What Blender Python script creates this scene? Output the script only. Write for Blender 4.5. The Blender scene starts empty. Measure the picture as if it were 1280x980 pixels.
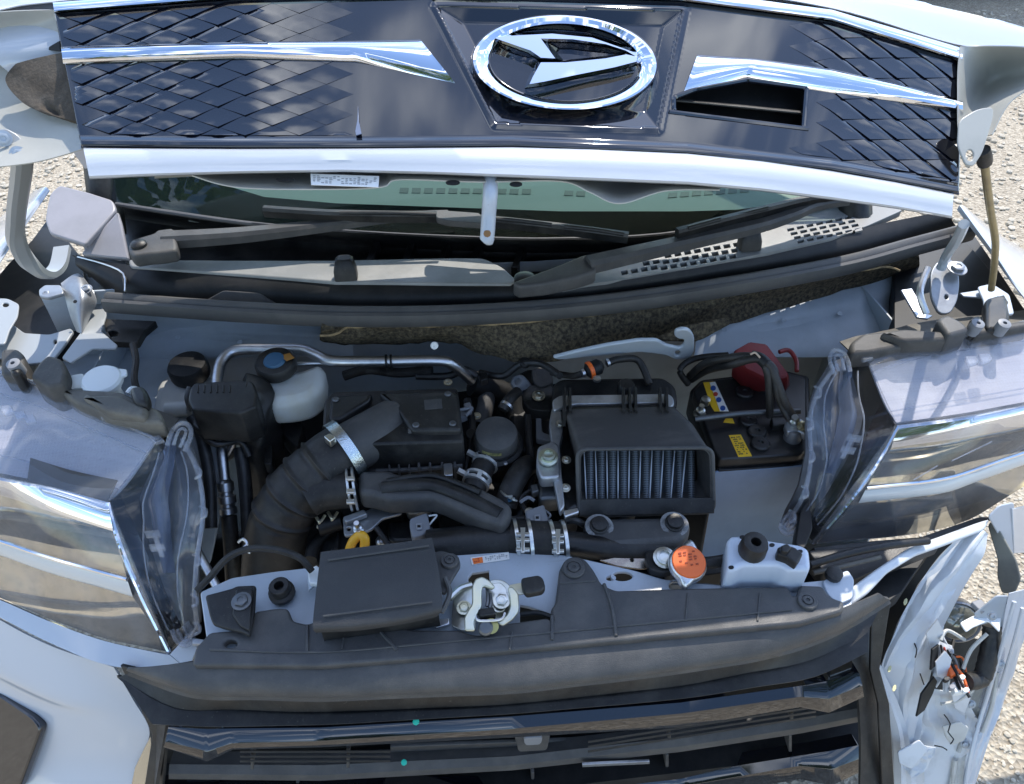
import bpy, bmesh, math, random
from mathutils import Vector, Matrix, noise
random.seed(7)
SC = bpy.context.scene
COL = SC.collection
# ------------------------------------------------------------------ camera
CAM = Vector((-.09, -.5, 1.65)); PITCH, YAW, ROLL, FPX = math.radians(42), math.radians(6), math.radians(.5), 950.0
fwd = Vector((math.sin(YAW)*math.cos(PITCH), math.cos(YAW)*math.cos(PITCH), -math.sin(PITCH)))
_r = Vector((math.cos(YAW), -math.sin(YAW), 0)); _u = _r.cross(fwd)
RT = _r*math.cos(ROLL) - _u*math.sin(ROLL); UP = _u*math.cos(ROLL) + _r*math.sin(ROLL)
cd = bpy.data.cameras.new('camera'); cam = bpy.data.objects.new('camera', cd); COL.objects.link(cam)
cd.sensor_width = 36; cd.lens = 36*FPX/1280; cd.clip_start = .02; cd.clip_end = 500
m = Matrix((RT, UP, -fwd)).transposed().to_4x4(); m.translation = CAM; cam.matrix_world = m
SC.camera = cam
# ------------------------------------------------------------------ sky, sun, exposure
SUN_EL, SUN_AZ = math.radians(53), math.radians(28)      # azimuth from +Y towards +X
w = bpy.data.worlds.new('World'); SC.world = w; w.use_nodes = True
nt = w.node_tree; nt.nodes.clear()
N = nt.nodes.new; L = nt.links.new
out = N('ShaderNodeOutputWorld'); bg = N('ShaderNodeBackground'); sky = N('ShaderNodeTexSky')
sky.sky_type = 'NISHITA'; sky.sun_disc = False; sky.sun_elevation = SUN_EL; sky.sun_rotation = SUN_AZ
sky.air_density = 1.0; sky.dust_density = .3; sky.ozone_density = 3.5
tc = N('ShaderNodeTexCoord'); mp = N('ShaderNodeMapping'); mp.inputs['Scale'].default_value = (1.6, 2.6, 4.5)
nz = N('ShaderNodeTexNoise'); nz.inputs['Scale'].default_value = 2.6; nz.inputs['Detail'].default_value = 7; nz.inputs['Roughness'].default_value = .62
nz.inputs['Distortion'].default_value = .6
cr = N('ShaderNodeValToRGB'); cr.color_ramp.elements[0].position = .52; cr.color_ramp.elements[1].position = .72
cr.color_ramp.elements[1].color = (.85, .85, .85, 1)
mx = N('ShaderNodeMix'); mx.data_type = 'RGBA'; mx.inputs[7].default_value = (11.5, 12.0, 12.8, 1)
L(tc.outputs['Generated'], mp.inputs[0]); L(mp.outputs[0], nz.inputs[0]); L(nz.outputs[0], cr.inputs[0])
L(cr.outputs[0], mx.inputs[0]); L(sky.outputs[0], mx.inputs[6]); L(mx.outputs[2], bg.inputs[0]); L(bg.outputs[0], out.inputs[0])
bg.inputs[1].default_value = .15
sd = bpy.data.lights.new('sun', 'SUN'); sd.energy = 2.5; sd.angle = math.radians(.5); sd.color = (1, .93, .83)
so = bpy.data.objects.new('sun', sd); COL.objects.link(so)
sdir = Vector((math.sin(SUN_AZ)*math.cos(SUN_EL), math.cos(SUN_AZ)*math.cos(SUN_EL), math.sin(SUN_EL)))
so.rotation_euler = sdir.to_track_quat('Z', 'Y').to_euler(); so.location = (0, 2, 6)
vs = SC.view_settings; vs.view_transform = 'Standard'; vs.look = 'None'; vs.gamma = 1; vs.exposure = 1.22; vs.use_curve_mapping = False
SC.cycles.max_bounces = 10; SC.cycles.transparent_max_bounces = 16; SC.cycles.glossy_bounces = 5; SC.cycles.diffuse_bounces = 4
SC.cycles.use_denoising = True; SC.cycles.sample_clamp_indirect = 6; SC.cycles.caustics_reflective = False; SC.cycles.caustics_refractive = False
# ------------------------------------------------------------------ measuring: where the sight line through a photo pixel meets a plane of the car
def ray(px, py): return fwd + RT*((px-640)/FPX) - UP*((py-490)/FPX)
def Z(px, py, z): d = ray(px, py); return CAM + d*((z-CAM.z)/d.z)
def Yp(px, py, y): d = ray(px, py); return CAM + d*((y-CAM.y)/d.y)
def D(px, py, dd): return CAM + ray(px, py)*dd
def zp(z): return (Vector((0, 0, z)), Vector((0, 0, 1)))
def yp(y): return (Vector((0, y, 0)), Vector((0, -1, 0)))
def p3(a, b, c):
    n = (b-a).cross(c-a).normalized()
    if n.dot(CAM-a) < 0: n = -n
    return (a, n)
def at(px, py, pl):
    d = ray(px, py); return CAM + d*((pl[0]-CAM).dot(pl[1])/d.dot(pl[1]))
# ------------------------------------------------------------------ materials
MATS = {}
def mat(name, col, rough=.5, metal=0, coat=0, bump=0, bscale=200, mott=0, mscale=30, mcol=None, spec=.5, trans=0, sss=0, coat_r=.03, stretch=None, bdist=.001, mlo=.45, mhi=.7, rvar=0):
    m = bpy.data.materials.new(name); m.use_nodes = True; t = m.node_tree; b = t.nodes['Principled BSDF']
    b.inputs['Base Color'].default_value = (*col, 1); b.inputs['Roughness'].default_value = rough; b.inputs['Metallic'].default_value = metal
    b.inputs['Coat Weight'].default_value = coat; b.inputs['Coat Roughness'].default_value = coat_r; b.inputs['Specular IOR Level'].default_value = spec
    if sss: b.inputs['Subsurface Weight'].default_value = sss; b.inputs['Subsurface Radius'].default_value = (.02, .02, .02)
    if bump or mott or rvar:
        c = t.nodes.new('ShaderNodeTexCoord'); src = c.outputs['Object']
        if stretch:
            mpn = t.nodes.new('ShaderNodeMapping'); mpn.inputs['Scale'].default_value = stretch; t.links.new(src, mpn.inputs[0]); src = mpn.outputs[0]
    if bump:
        n = t.nodes.new('ShaderNodeTexNoise'); n.inputs['Scale'].default_value = bscale; n.inputs['Detail'].default_value = 4
        bp = t.nodes.new('ShaderNodeBump'); bp.inputs['Strength'].default_value = bump; bp.inputs['Distance'].default_value = bdist
        t.links.new(src, n.inputs[0]); t.links.new(n.outputs[0], bp.inputs['Height']); t.links.new(bp.outputs[0], b.inputs['Normal'])
    if mott:
        n = t.nodes.new('ShaderNodeTexNoise'); n.inputs['Scale'].default_value = mscale; n.inputs['Detail'].default_value = 8; n.inputs['Roughness'].default_value = .65
        r = t.nodes.new('ShaderNodeValToRGB'); r.color_ramp.elements[0].position = mlo; r.color_ramp.elements[1].position = mhi
        r.color_ramp.elements[0].color = (*col, 1); mc = mcol or tuple(min(1, c_*(1+mott)+.02*mott) for c_ in col); r.color_ramp.elements[1].color = (*mc, 1)
        t.links.new(src, n.inputs[0]); t.links.new(n.outputs[0], r.inputs[0]); t.links.new(r.outputs[0], b.inputs['Base Color'])
    if rvar:
        n = t.nodes.new('ShaderNodeTexNoise'); n.inputs['Scale'].default_value = mscale*.6; n.inputs['Detail'].default_value = 6
        r = t.nodes.new('ShaderNodeMapRange'); r.inputs[1].default_value = .35; r.inputs[2].default_value = .7; r.inputs[3].default_value = max(.02, rough-rvar*.3); r.inputs[4].default_value = rough+rvar
        t.links.new(src, n.inputs[0]); t.links.new(n.outputs[0], r.inputs[0]); t.links.new(r.outputs[0], b.inputs['Roughness'])
    MATS[name] = m; return m
WHITE = mat('pearl_white_paint', (.47, .505, .555), .35, coat=1, coat_r=.06, bump=.04, bscale=900)
BAY = mat('bay_paint', (.42, .475, .54), .42, coat=.5, coat_r=.25, mott=-.25, mscale=9, mcol=(.34, .385, .44), mlo=.5, mhi=.8)
BAYD = mat('bay_paint_dull', (.42, .475, .53), .5, coat=.3, coat_r=.3, mott=-.3, mscale=7, mcol=(.33, .38, .43))
INNER = mat('hood_inner_paint', (.40, .40, .365), .45, coat=.4, coat_r=.2, mott=-.1, mscale=6, mcol=(.33, .33, .30))
GLOSS = mat('gloss_black', (.004, .005, .009), .045, spec=1.0, mott=1, mscale=420, mcol=(.05, .055, .065), mlo=.72, mhi=.84, bump=.01, bscale=25)
PLAS = mat('black_plastic', (.0075, .008, .009), .36, bump=.25, bscale=900, mott=1, mscale=26, mcol=(.024, .0235, .023), mlo=.48, mhi=.78, rvar=.25, spec=.42)
PLASG = mat('grey_black_plastic', (.050, .051, .053), .50, bump=.45, bscale=700, mott=1, mscale=22, mcol=(.095, .092, .088), mlo=.46, mhi=.8, rvar=.2)
PLASD = mat('dusty_plastic', (.035, .033, .031), .6, bump=.3, bscale=600, mott=1, mscale=12, mcol=(.095, .087, .076), rvar=.1)
COWLG = mat('cowl_plastic', (.075, .077, .082), .5, bump=.3, bscale=800, mott=1, mscale=8, mcol=(.11, .11, .11), rvar=.1)
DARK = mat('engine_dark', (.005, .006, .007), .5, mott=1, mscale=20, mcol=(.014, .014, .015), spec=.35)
RUB = mat('rubber', (.012, .0115, .0115), .5, bump=.2, bscale=500, mott=1, mscale=30, mcol=(.034, .031, .029), spec=.4)
SEAL = mat('seal_rubber', (.062, .062, .063), .55, bump=.2, bscale=400, mott=1, mscale=10, mcol=(.095, .093, .09))
CHROME = mat('chrome', (.88, .89, .92), .035, metal=1)
REFL = mat('lamp_reflector', (.72, .66, .51), .06, metal=1, bump=.05, bscale=60, mott=-.3, mscale=60, mcol=(.50, .47, .37))
ALU = mat('aluminium', (.62, .64, .67), .36, metal=1, bump=.15, bscale=300, mott=-.2, mscale=40, mcol=(.45, .46, .48))
CASTA = mat('cast_aluminium', (.50, .52, .55), .5, metal=.9, bump=.4, bscale=260, mott=-.3, mscale=25, mcol=(.30, .31, .33))
ZINC = mat('zinc_steel', (.62, .63, .60), .3, metal=1, bump=.1, bscale=200, mott=-.2, mscale=30, mcol=(.48, .46, .36))
STEEL = mat('hinge_steel', (.36, .38, .40), .42, metal=.7, mott=-.2, mscale=20, mcol=(.24, .25, .27))
DKSTEEL = mat('dark_steel', (.12, .13, .14), .45, metal=.8, mott=1, mscale=20, mcol=(.2, .2, .2))
GREYC = mat('grey_connector', (.22, .23, .25), .5, bump=.1)
MILK = mat('milky_plastic', (.62, .645, .63), .38, sss=.25, mott=-.1, mscale=15, mcol=(.56, .55, .46))
MILKC = mat('milky_cap', (.72, .75, .76), .35, sss=.2)
FELT = mat('felt_pad', (.040, .034, .027), .95, bump=1, bscale=160, mott=1, mscale=170, mcol=(.17, .138, .088), mlo=.40, mhi=.72, spec=.1, bdist=.004)
FELT2 = mat('felt_patch', (.075, .064, .052), .95, bump=.6, bscale=220, mott=1, mscale=30, mcol=(.12, .105, .088), spec=.1, bdist=.002)
TAN = mat('felt_edge', (.30, .215, .11), .9, bump=1, bscale=200, mott=-.4, mscale=80, mcol=(.14, .10, .06), bdist=.003)
YEL = mat('yellow_plastic', (.80, .42, .03), .4)
RED = mat('dark_red_plastic', (.20, .018, .020), .45, bump=.1, bscale=300, mott=-.3, mscale=20, mcol=(.14, .016, .018))
ORG = mat('orange_plastic', (.72, .13, .02), .4)
BLUE = mat('blue_plastic', (.025, .09, .17), .45)
GLASSG = mat('dash_plastic', (.22, .245, .225), .7, bump=.2, bscale=500)
PROP = mat('prop_rod_brass', (.36, .29, .15), .4, metal=.5, mott=-.3, mscale=30, mcol=(.25, .20, .12))
CYAN = mat('green_fleck', (.02, .55, .40), .4)
STICK = mat('white_sticker', (.78, .78, .76), .5)
STICKY = mat('yellow_sticker', (.82, .50, .02), .45)
STICKO = mat('orange_sticker', (.85, .20, .04), .45)
INK = mat('printing_ink', (.05, .045, .04), .6)
INKG = mat('grey_ink', (.36, .36, .36), .6)
INKB = mat('blue_ink', (.02, .08, .30), .5)
INKR = mat('red_ink', (.55, .06, .03), .5)
def dusty(m, amt=.5, col=(.115, .108, .095), s=5.):
    t = m.node_tree; b = t.nodes['Principled BSDF']; nd = t.nodes.new; c = nd('ShaderNodeTexCoord')
    old = b.inputs['Base Color'].links[0].from_socket if b.inputs['Base Color'].links else None
    n = nd('ShaderNodeTexNoise'); n.inputs['Scale'].default_value = s; n.inputs['Detail'].default_value = 12; n.inputs['Roughness'].default_value = .72; n.inputs['Distortion'].default_value = .5
    r = nd('ShaderNodeMapRange'); r.inputs[1].default_value = .46; r.inputs[2].default_value = .78; r.inputs[3].default_value = 0; r.inputs[4].default_value = amt
    k = nd('ShaderNodeTexNoise'); k.inputs['Scale'].default_value = 330; k.inputs['Detail'].default_value = 2
    r2 = nd('ShaderNodeMapRange'); r2.inputs[1].default_value = .66; r2.inputs[2].default_value = .74; r2.inputs[4].default_value = amt*.9
    sc = nd('ShaderNodeTexNoise'); sc.inputs['Scale'].default_value = 40; sc.inputs['Detail'].default_value = 3
    mpn = nd('ShaderNodeMapping'); mpn.inputs['Scale'].default_value = (.12, 1.6, 1.6); mpn.inputs['Rotation'].default_value = (.2, .3, .5)
    r3 = nd('ShaderNodeMapRange'); r3.inputs[1].default_value = .68; r3.inputs[2].default_value = .74; r3.inputs[4].default_value = amt*.55
    mxs = [nd('ShaderNodeMath') for _ in range(2)]
    for q in mxs: q.operation = 'MAXIMUM'
    for q in (n, k): t.links.new(c.outputs['Object'], q.inputs[0])
    t.links.new(c.outputs['Object'], mpn.inputs[0]); t.links.new(mpn.outputs[0], sc.inputs[0])
    t.links.new(n.outputs[0], r.inputs[0]); t.links.new(k.outputs[0], r2.inputs[0]); t.links.new(sc.outputs[0], r3.inputs[0])
    t.links.new(r.outputs[0], mxs[0].inputs[0]); t.links.new(r2.outputs[0], mxs[0].inputs[1]); t.links.new(mxs[0].outputs[0], mxs[1].inputs[0]); t.links.new(r3.outputs[0], mxs[1].inputs[1])
    mc = nd('ShaderNodeMix'); mc.data_type = 'RGBA'; mc.inputs[7].default_value = (*col, 1)
    if old: t.links.new(old, mc.inputs[6])
    else: mc.inputs[6].default_value = b.inputs['Base Color'].default_value
    t.links.new(mxs[1].outputs[0], mc.inputs[0]); t.links.new(mc.outputs[2], b.inputs['Base Color'])
    return m
for m_, a_, s_ in ((PLAS, .42, 9), (PLASG, .45, 7), (RUB, .4, 9), (SEAL, .4, 6), (PLASD, .8, 12), (COWLG, .5, 8), (DKSTEEL, .4, 12), (DARK, .18, 8)): dusty(m_, a_, s=s_)
for m_, a_ in ((BAY, .25), (BAYD, .22), (HINGEP_, .3) if False else (STEEL, .3)): dusty(m_, a_, (.20, .185, .16), 10)
def clear(name, tint, rough=.03, haze=0., hcol=(.6, .62, .66), ior=1.45):
    m = bpy.data.materials.new(name); m.use_nodes = True; t = m.node_tree; t.nodes.clear()
    o = t.nodes.new('ShaderNodeOutputMaterial'); tr = t.nodes.new('ShaderNodeBsdfTransparent'); g = t.nodes.new('ShaderNodeBsdfGlossy')
    fr = t.nodes.new('ShaderNodeFresnel'); fr.inputs[0].default_value = ior; mxs = t.nodes.new('ShaderNodeMixShader')
    ge = t.nodes.new('ShaderNodeNewGeometry'); mr = t.nodes.new('ShaderNodeMapRange'); mr.inputs[3].default_value = ior; mr.inputs[4].default_value = 1/ior
    t.links.new(ge.outputs['Backfacing'], mr.inputs[0]); t.links.new(mr.outputs[0], fr.inputs[0])
    tr.inputs[0].default_value = (*tint, 1); g.inputs['Roughness'].default_value = rough
    t.links.new(fr.outputs[0], mxs.inputs[0]); t.links.new(tr.outputs[0], mxs.inputs[1]); t.links.new(g.outputs[0], mxs.inputs[2]); last = mxs.outputs[0]
    if haze:
        df = t.nodes.new('ShaderNodeBsdfDiffuse'); df.inputs[0].default_value = (*hcol, 1)
        c = t.nodes.new('ShaderNodeTexCoord'); n = t.nodes.new('ShaderNodeTexNoise'); n.inputs['Scale'].default_value = 18; n.inputs['Detail'].default_value = 8
        r = t.nodes.new('ShaderNodeMapRange'); r.inputs[1].default_value = .3; r.inputs[2].default_value = .8; r.inputs[3].default_value = haze*.5; r.inputs[4].default_value = haze*1.7
        t.links.new(c.outputs['Object'], n.inputs[0]); t.links.new(n.outputs[0], r.inputs[0])
        m2 = t.nodes.new('ShaderNodeMixShader'); t.links.new(r.outputs[0], m2.inputs[0]); t.links.new(last, m2.inputs[1]); t.links.new(df.outputs[0], m2.inputs[2]); last = m2.outputs[0]
    t.links.new(last, o.inputs[0]); MATS[name] = m; return m
LENS = clear('clear_lens', (.95, .95, .96), .03, haze=.085)
HINGEP = mat('hinge_paint', (.30, .32, .33), .4, coat=.4, coat_r=.2)
LENSS = clear('clear_lens_side', (.92, .93, .95), .03, haze=.012)
LENSE = clear('clear_lens_edge', (.84, .86, .90), .05, haze=.13, hcol=(.75, .77, .82))
WIND = clear('windscreen_glass', (.86, .95, .90), .01)
# ------------------------------------------------------------------ things, parts, meshes
def tag(o, label=None, cat=None, group=None, kind=None):
    for k, v in (('label', label), ('category', cat), ('group', group), ('kind', kind)):
        if v: o[k] = v
    return o
def thing(name, label, cat, loc=(0, 0, 0), group=None):
    o = bpy.data.objects.new(name, None); COL.objects.link(o); o.location = loc; o.empty_display_size = .05
    return tag(o, label, cat, group)
def wloc(o):
    v = Vector(o.location)
    while o.parent: o = o.parent; v += Vector(o.location)
    return v
def link(name, me, mt, parent=None, label=None, smooth=35):
    """me in world coordinates; its origin is moved to its own centre and it is parented without rotation"""
    n = len(me.vertices)
    if n:
        lo = [min(v.co[i] for v in me.vertices) for i in range(3)]; hi = [max(v.co[i] for v in me.vertices) for i in range(3)]
        c = Vector([(a+b)/2 for a, b in zip(lo, hi)])
    else: c = Vector()
    me.transform(Matrix.Translation(-c)); me.name = name
    me.materials.clear(); me.materials.append(mt)
    if smooth is not None and len(me.polygons):
        me.polygons.foreach_set('use_smooth', [True]*len(me.polygons))
        me.set_sharp_from_angle(angle=math.radians(smooth))
    o = bpy.data.objects.new(name, me); COL.objects.link(o)
    o.location = c - (wloc(parent) if parent else Vector())
    if parent: o.parent = parent
    if label: o['label'] = label
    return o
def from_bm(name, bm, mt, parent=None, label=None, smooth=35):
    bmesh.ops.recalc_face_normals(bm, faces=bm.faces[:])
    me = bpy.data.meshes.new(name); bm.to_mesh(me); bm.free(); return link(name, me, mt, parent, label, smooth)
def frame(pl):
    n = pl[1]; u = Vector((1, 0, 0)); u = (u - n*u.dot(n)).normalized(); v = n.cross(u); return u, v, n
def fillet(pts, r, k=4):
    """round the corners of a 2D outline"""
    if r <= 0: return [tuple(p) for p in pts]
    o = []; n = len(pts)
    for i in range(n):
        p = Vector(pts[i]).to_2d(); a = Vector(pts[i-1]).to_2d()-p; b = Vector(pts[(i+1) % n]).to_2d()-p
        if a.length < 1e-6 or b.length < 1e-6: continue
        q = min(r, a.length*.45, b.length*.45); s, e = p+a.normalized()*q, p+b.normalized()*q
        for j in range(k+1):
            t = j/k; o.append(tuple(s*(1-t)**2 + p*2*t*(1-t) + e*t*t))
    return o
def plate_me(outline, pl, thick, holes=(), bev=.0015):
    """flat outline (world points already on plane pl) with holes, real thickness away from the viewer, rounded rim"""
    u, v, n = frame(pl); o0 = pl[0]
    cu = bpy.data.curves.new('c', 'CURVE'); cu.dimensions = '2D'; cu.fill_mode = 'BOTH'
    bev = min(bev, thick*.45); cu.extrude = thick/2-bev; cu.bevel_depth = bev; cu.bevel_resolution = 2; cu.offset = -bev
    for loop in [outline]+list(holes):
        sp = cu.splines.new('POLY'); sp.points.add(len(loop)-1); sp.use_cyclic_u = True
        for q, p in zip(sp.points, loop): d = p-o0; q.co = (d.dot(u), d.dot(v), 0, 1)
    ob = bpy.data.objects.new('c', cu); COL.objects.link(ob)
    dg = bpy.context.evaluated_depsgraph_get(); dg.update(); me = bpy.data.meshes.new_from_object(ob.evaluated_get(dg))
    bpy.data.objects.remove(ob); bpy.data.curves.remove(cu)
    M = Matrix((u, v, n)).transposed().to_4x4(); M.translation = o0 - n*(thick/2); me.transform(M)
    return me
def plate(name, px, pl, thick, mt, parent=None, holes=(), bev=.0015, r=0, label=None, smooth=35):
    f = lambda q: [at(x, y, pl) for x, y in q]
    me = plate_me(f(fillet(px, r)), pl, thick, [f(h) for h in holes], bev)
    return link(name, me, mt, parent, label, smooth)
def ell(cx, cy, rx, ry, n=16, rot=0):
    c, s = math.cos(rot), math.sin(rot)
    return [(cx+rx*math.cos(2*math.pi*i/n)*c-ry*math.sin(2*math.pi*i/n)*s, cy+rx*math.cos(2*math.pi*i/n)*s+ry*math.sin(2*math.pi*i/n)*c) for i in range(n)]
def catmull(pts, k=6, closed=False):
    pts = [Vector(p) for p in pts]; n = len(pts); o = []
    if n < 3 and not closed:
        return [pts[0].lerp(pts[-1], i/k) for i in range(k+1)]
    for i in range(n if closed else n-1):
        a, b, c, d = (pts[(i-1) % n], pts[i], pts[(i+1) % n], pts[(i+2) % n]) if closed else (pts[max(i-1, 0)], pts[i], pts[i+1], pts[min(i+2, n-1)])
        for j in range(k):
            t = j/k; o.append(.5*((2*b)+(c-a)*t+(2*a-5*b+4*c-d)*t*t+(3*b-a-3*c+d)*t**3))
    if not closed: o.append(pts[-1].copy())
    return o
def rings_bm(rings, cap=True, closed=False, bm=None):
    bm = bm or bmesh.new(); R = [[bm.verts.new(p) for p in r] for r in rings]; n = len(R[0])
    for i in range(len(R) - (0 if closed else 1)):
        a, b = R[i], R[(i+1) % len(R)]
        for j in range(n): bm.faces.new((a[j], a[(j+1) % n], b[(j+1) % n], b[j]))
    if cap and not closed: bm.faces.new(R[0][::-1]); bm.faces.new(R[-1])
    return bm
def sweep_bm(path, prof, radius=None, up=Vector((0, 0, 1)), bm=None, closed=False):
    """prof: 2D outline; radius(t) scales it"""
    rings = []; n = len(path); side = None
    for i, p in enumerate(path):
        t = (path[(i+1) % n] - path[i-1]) if closed else (path[min(i+1, n-1)] - path[max(i-1, 0)])
        t.normalize()
        s = t.cross(up)
        if s.length < .15: s = side.copy() if side else t.cross(Vector((0, 1, 0)))
        s = (s - t*s.dot(t)).normalized()
        if side and s.dot(side) < 0: s = -s
        side = s; v = s.cross(t); k = radius(i/max(1, n-1)) if radius else 1
        rings.append([p + s*(a*k) + v*(b*k) for a, b in prof])
    return rings_bm(rings, closed=closed, bm=bm)
def circ(r, n=12): return [(r*math.cos(2*math.pi*i/n), r*math.sin(2*math.pi*i/n)) for i in range(n)]
def tube(name, pts, r, mt, parent=None, k=6, seg=12, rad=None, label=None, smooth=40, closed=False, up=Vector((0, 0, 1)), prof=None):
    path = catmull(pts, k, closed) if k else [Vector(p) for p in pts]
    return from_bm(name, sweep_bm(path, prof or circ(r, seg), rad, up, closed=closed), mt, parent, label, smooth)
def axes(ax):
    ax = Vector(ax).normalized(); u = ax.orthogonal().normalized(); return u, ax.cross(u), ax
def lathe_bm(p, ax, prof, seg=20, bm=None, u0=None):
    u, v, n = axes(ax)
    if u0: u = (Vector(u0)-n*Vector(u0).dot(n)).normalized(); v = n.cross(u)
    return rings_bm([[p + u*(r*math.cos(2*math.pi*i/seg)) + v*(r*math.sin(2*math.pi*i/seg)) + n*h for i in range(seg)] for r, h in prof], bm=bm)
def lathe(name, p, ax, prof, mt, parent=None, seg=20, label=None, smooth=40): return from_bm(name, lathe_bm(p, ax, prof, seg), mt, parent, label, smooth)
def bolt(p, ax, r, mt=None, parent=None, name='bolt', h=None):
    h = h or r*.7; bm = lathe_bm(p, ax, [(r*1.35, 0), (r*1.35, h*.25), (r*1.0, h*.3)], 16)
    lathe_bm(p, ax, [(r*.95, h*.28), (r*.95, h*.9), (r*.8, h), (r*.45, h), (r*.4, h*.8)], 6, bm); return from_bm(name, bm, mt or ZINC, parent, smooth=30)
def clip_pin(p, ax, r, parent, mt=None, name='push_clip'):
    bm = lathe_bm(p, ax, [(r, -.002), (r, .002), (r*.92, .0032), (r*.62, .0032), (r*.6, .002), (r*.5, .002), (r*.48, .0042), (r*.2, .0045), (r*.15, .003)], 20)
    return from_bm(name, bm, mt or PLASG, parent)
def grid(name, rows, nu, nv, mt, parent=None, thick=.002, disp=None, label=None, smooth=50, keep=None, linear_v=False, back=None):
    """surface through rows of 3D points, smoothed both ways, with real thickness"""
    W = []
    for r in rows:
        c = catmull(r, 10); W.append([c[0] if i == 0 else (c[-1] if i == nu else c[int(i/nu*(len(c)-1))].lerp(c[min(int(i/nu*(len(c)-1))+1, len(c)-1)], i/nu*(len(c)-1) % 1)) for i in range(nu+1)])
    P = []
    for i in range(nu+1):
        c = [r[i] for r in W]; c = catmull(c, 12) if not linear_v else [c[j].lerp(c[j+1], q/12) for j in range(len(c)-1) for q in range(12)]+[c[-1]]
        P.append([c[min(int(j/nv*(len(c)-1)), len(c)-1)].lerp(c[min(int(j/nv*(len(c)-1))+1, len(c)-1)], j/nv*(len(c)-1) % 1) for j in range(nv+1)])
    return grid_pts(name, P, mt, parent, thick, disp, label, smooth, keep)
def grid_pts(name, P, mt, parent=None, thick=.002, disp=None, label=None, smooth=50, keep=None):
    nu, nv = len(P)-1, len(P[0])-1; Nn = {}
    for i in range(nu+1):
        for j in range(nv+1):
            a = P[min(i+1, nu)][j]-P[max(i-1, 0)][j]; b = P[i][min(j+1, nv)]-P[i][max(j-1, 0)]; n = a.cross(b)
            n = n.normalized() if n.length > 1e-12 else Vector((0, 0, 1))
            if n.dot(CAM-P[i][j]) < 0: n = -n
            Nn[i, j] = n
    f = [[P[i][j] + (Nn[i, j]*disp(i/nu, j/nv, P[i][j]) if disp else Vector()) for j in range(nv+1)] for i in range(nu+1)]
    bm = bmesh.new(); F = [[bm.verts.new(p) for p in c] for c in f]; B = [[bm.verts.new(P[i][j]-Nn[i, j]*thick) for j in range(nv+1)] for i in range(nu+1)]
    ok = lambda i, j: keep is None or keep((i+.5)/nu, (j+.5)/nv)
    K = [[ok(i, j) for j in range(nv)] for i in range(nu)]; g = lambda i, j: 0 <= i < nu and 0 <= j < nv and K[i][j]
    for i in range(nu):
        for j in range(nv):
            if not K[i][j]: continue
            bm.faces.new((F[i][j], F[i+1][j], F[i+1][j+1], F[i][j+1])); bm.faces.new((B[i][j], B[i][j+1], B[i+1][j+1], B[i+1][j]))
            for (di, dj, p, q) in ((-1, 0, (i, j+1), (i, j)), (1, 0, (i+1, j), (i+1, j+1)), (0, -1, (i, j), (i+1, j)), (0, 1, (i+1, j+1), (i, j+1))):
                if not g(i+di, j+dj): bm.faces.new((F[p[0]][p[1]], B[p[0]][p[1]], B[q[0]][q[1]], F[q[0]][q[1]]))
    bmesh.ops.delete(bm, geom=[v for v in bm.verts if not v.link_faces], context='VERTS')
    return from_bm(name, bm, mt, parent, label, smooth)
def lerp_line(pts, x):
    if x <= pts[0][0]: return pts[0][1]
    for (a, b), (c, d) in zip(pts, pts[1:]):
        if x <= c: return b+(d-b)*(x-a)/(c-a)
    return pts[-1][1]
def resample(pts, n):
    P = [Vector(p) for p in pts]; ds = [0]
    for a, b in zip(P, P[1:]): ds.append(ds[-1]+(b-a).length)
    o = []
    for i in range(n+1):
        s = ds[-1]*i/n; j = 0
        while j < len(P)-2 and ds[j+1] < s: j += 1
        o.append(P[j].lerp(P[j+1], (s-ds[j])/max(1e-9, ds[j+1]-ds[j])))
    return o
def bar(name, top, bot, depth, mt, parent=None, proud=.008, back=.004, n=60, label=None, bow=1.0, ridge=None):
    """a moulding between two outline curves, its face bowed forward; depth(px, py)"""
    rings = []
    if len(top) == len(bot):
        k = max(2, n//(len(top)-1)); T = []; B = []
        for i in range(len(top)-1):
            for j in range(k):
                t = j/k; T.append(Vector((*top[i], 0)).lerp(Vector((*top[i+1], 0)), t)); B.append(Vector((*bot[i], 0)).lerp(Vector((*bot[i+1], 0)), t))
        T.append(Vector((*top[-1], 0))); B.append(Vector((*bot[-1], 0)))
    else: T, B = resample([(x, y, 0) for x, y in top], n), resample([(x, y, 0) for x, y in bot], n)
    prof = ridge or [(0, 0), (.06, .55), (.2, .85), (.5, 1), (.8, .85), (.94, .55), (1, 0)]
    for a, b in zip(T, B):
        r = []
        for s, h in prof: q = a.lerp(b, s); r.append(D(q.x, q.y, depth(q.x, q.y)-proud*h))
        for s in (1, 0): q = a.lerp(b, s); r.append(D(q.x, q.y, depth(q.x, q.y)+back))
        rings.append(r)
    return from_bm(name, rings_bm(rings), mt, parent, label, 28)
def boxy(name, px, z, h, mt, parent=None, r=6, bev=.004, label=None, holes=()): return plate(name, px, zp(z), h, mt, parent, holes=holes, bev=bev, r=r, label=label)
def deeper(px, py, z, d): p = Z(px, py, z); dd = (p-CAM).dot(fwd)+d; return D(px, py, dd)
def join_bm(*bms):
    o = bmesh.new()
    for b in bms:
        me = bpy.data.meshes.new('t'); b.to_mesh(me); b.free(); o.from_mesh(me); bpy.data.meshes.remove(me)
    return o
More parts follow.
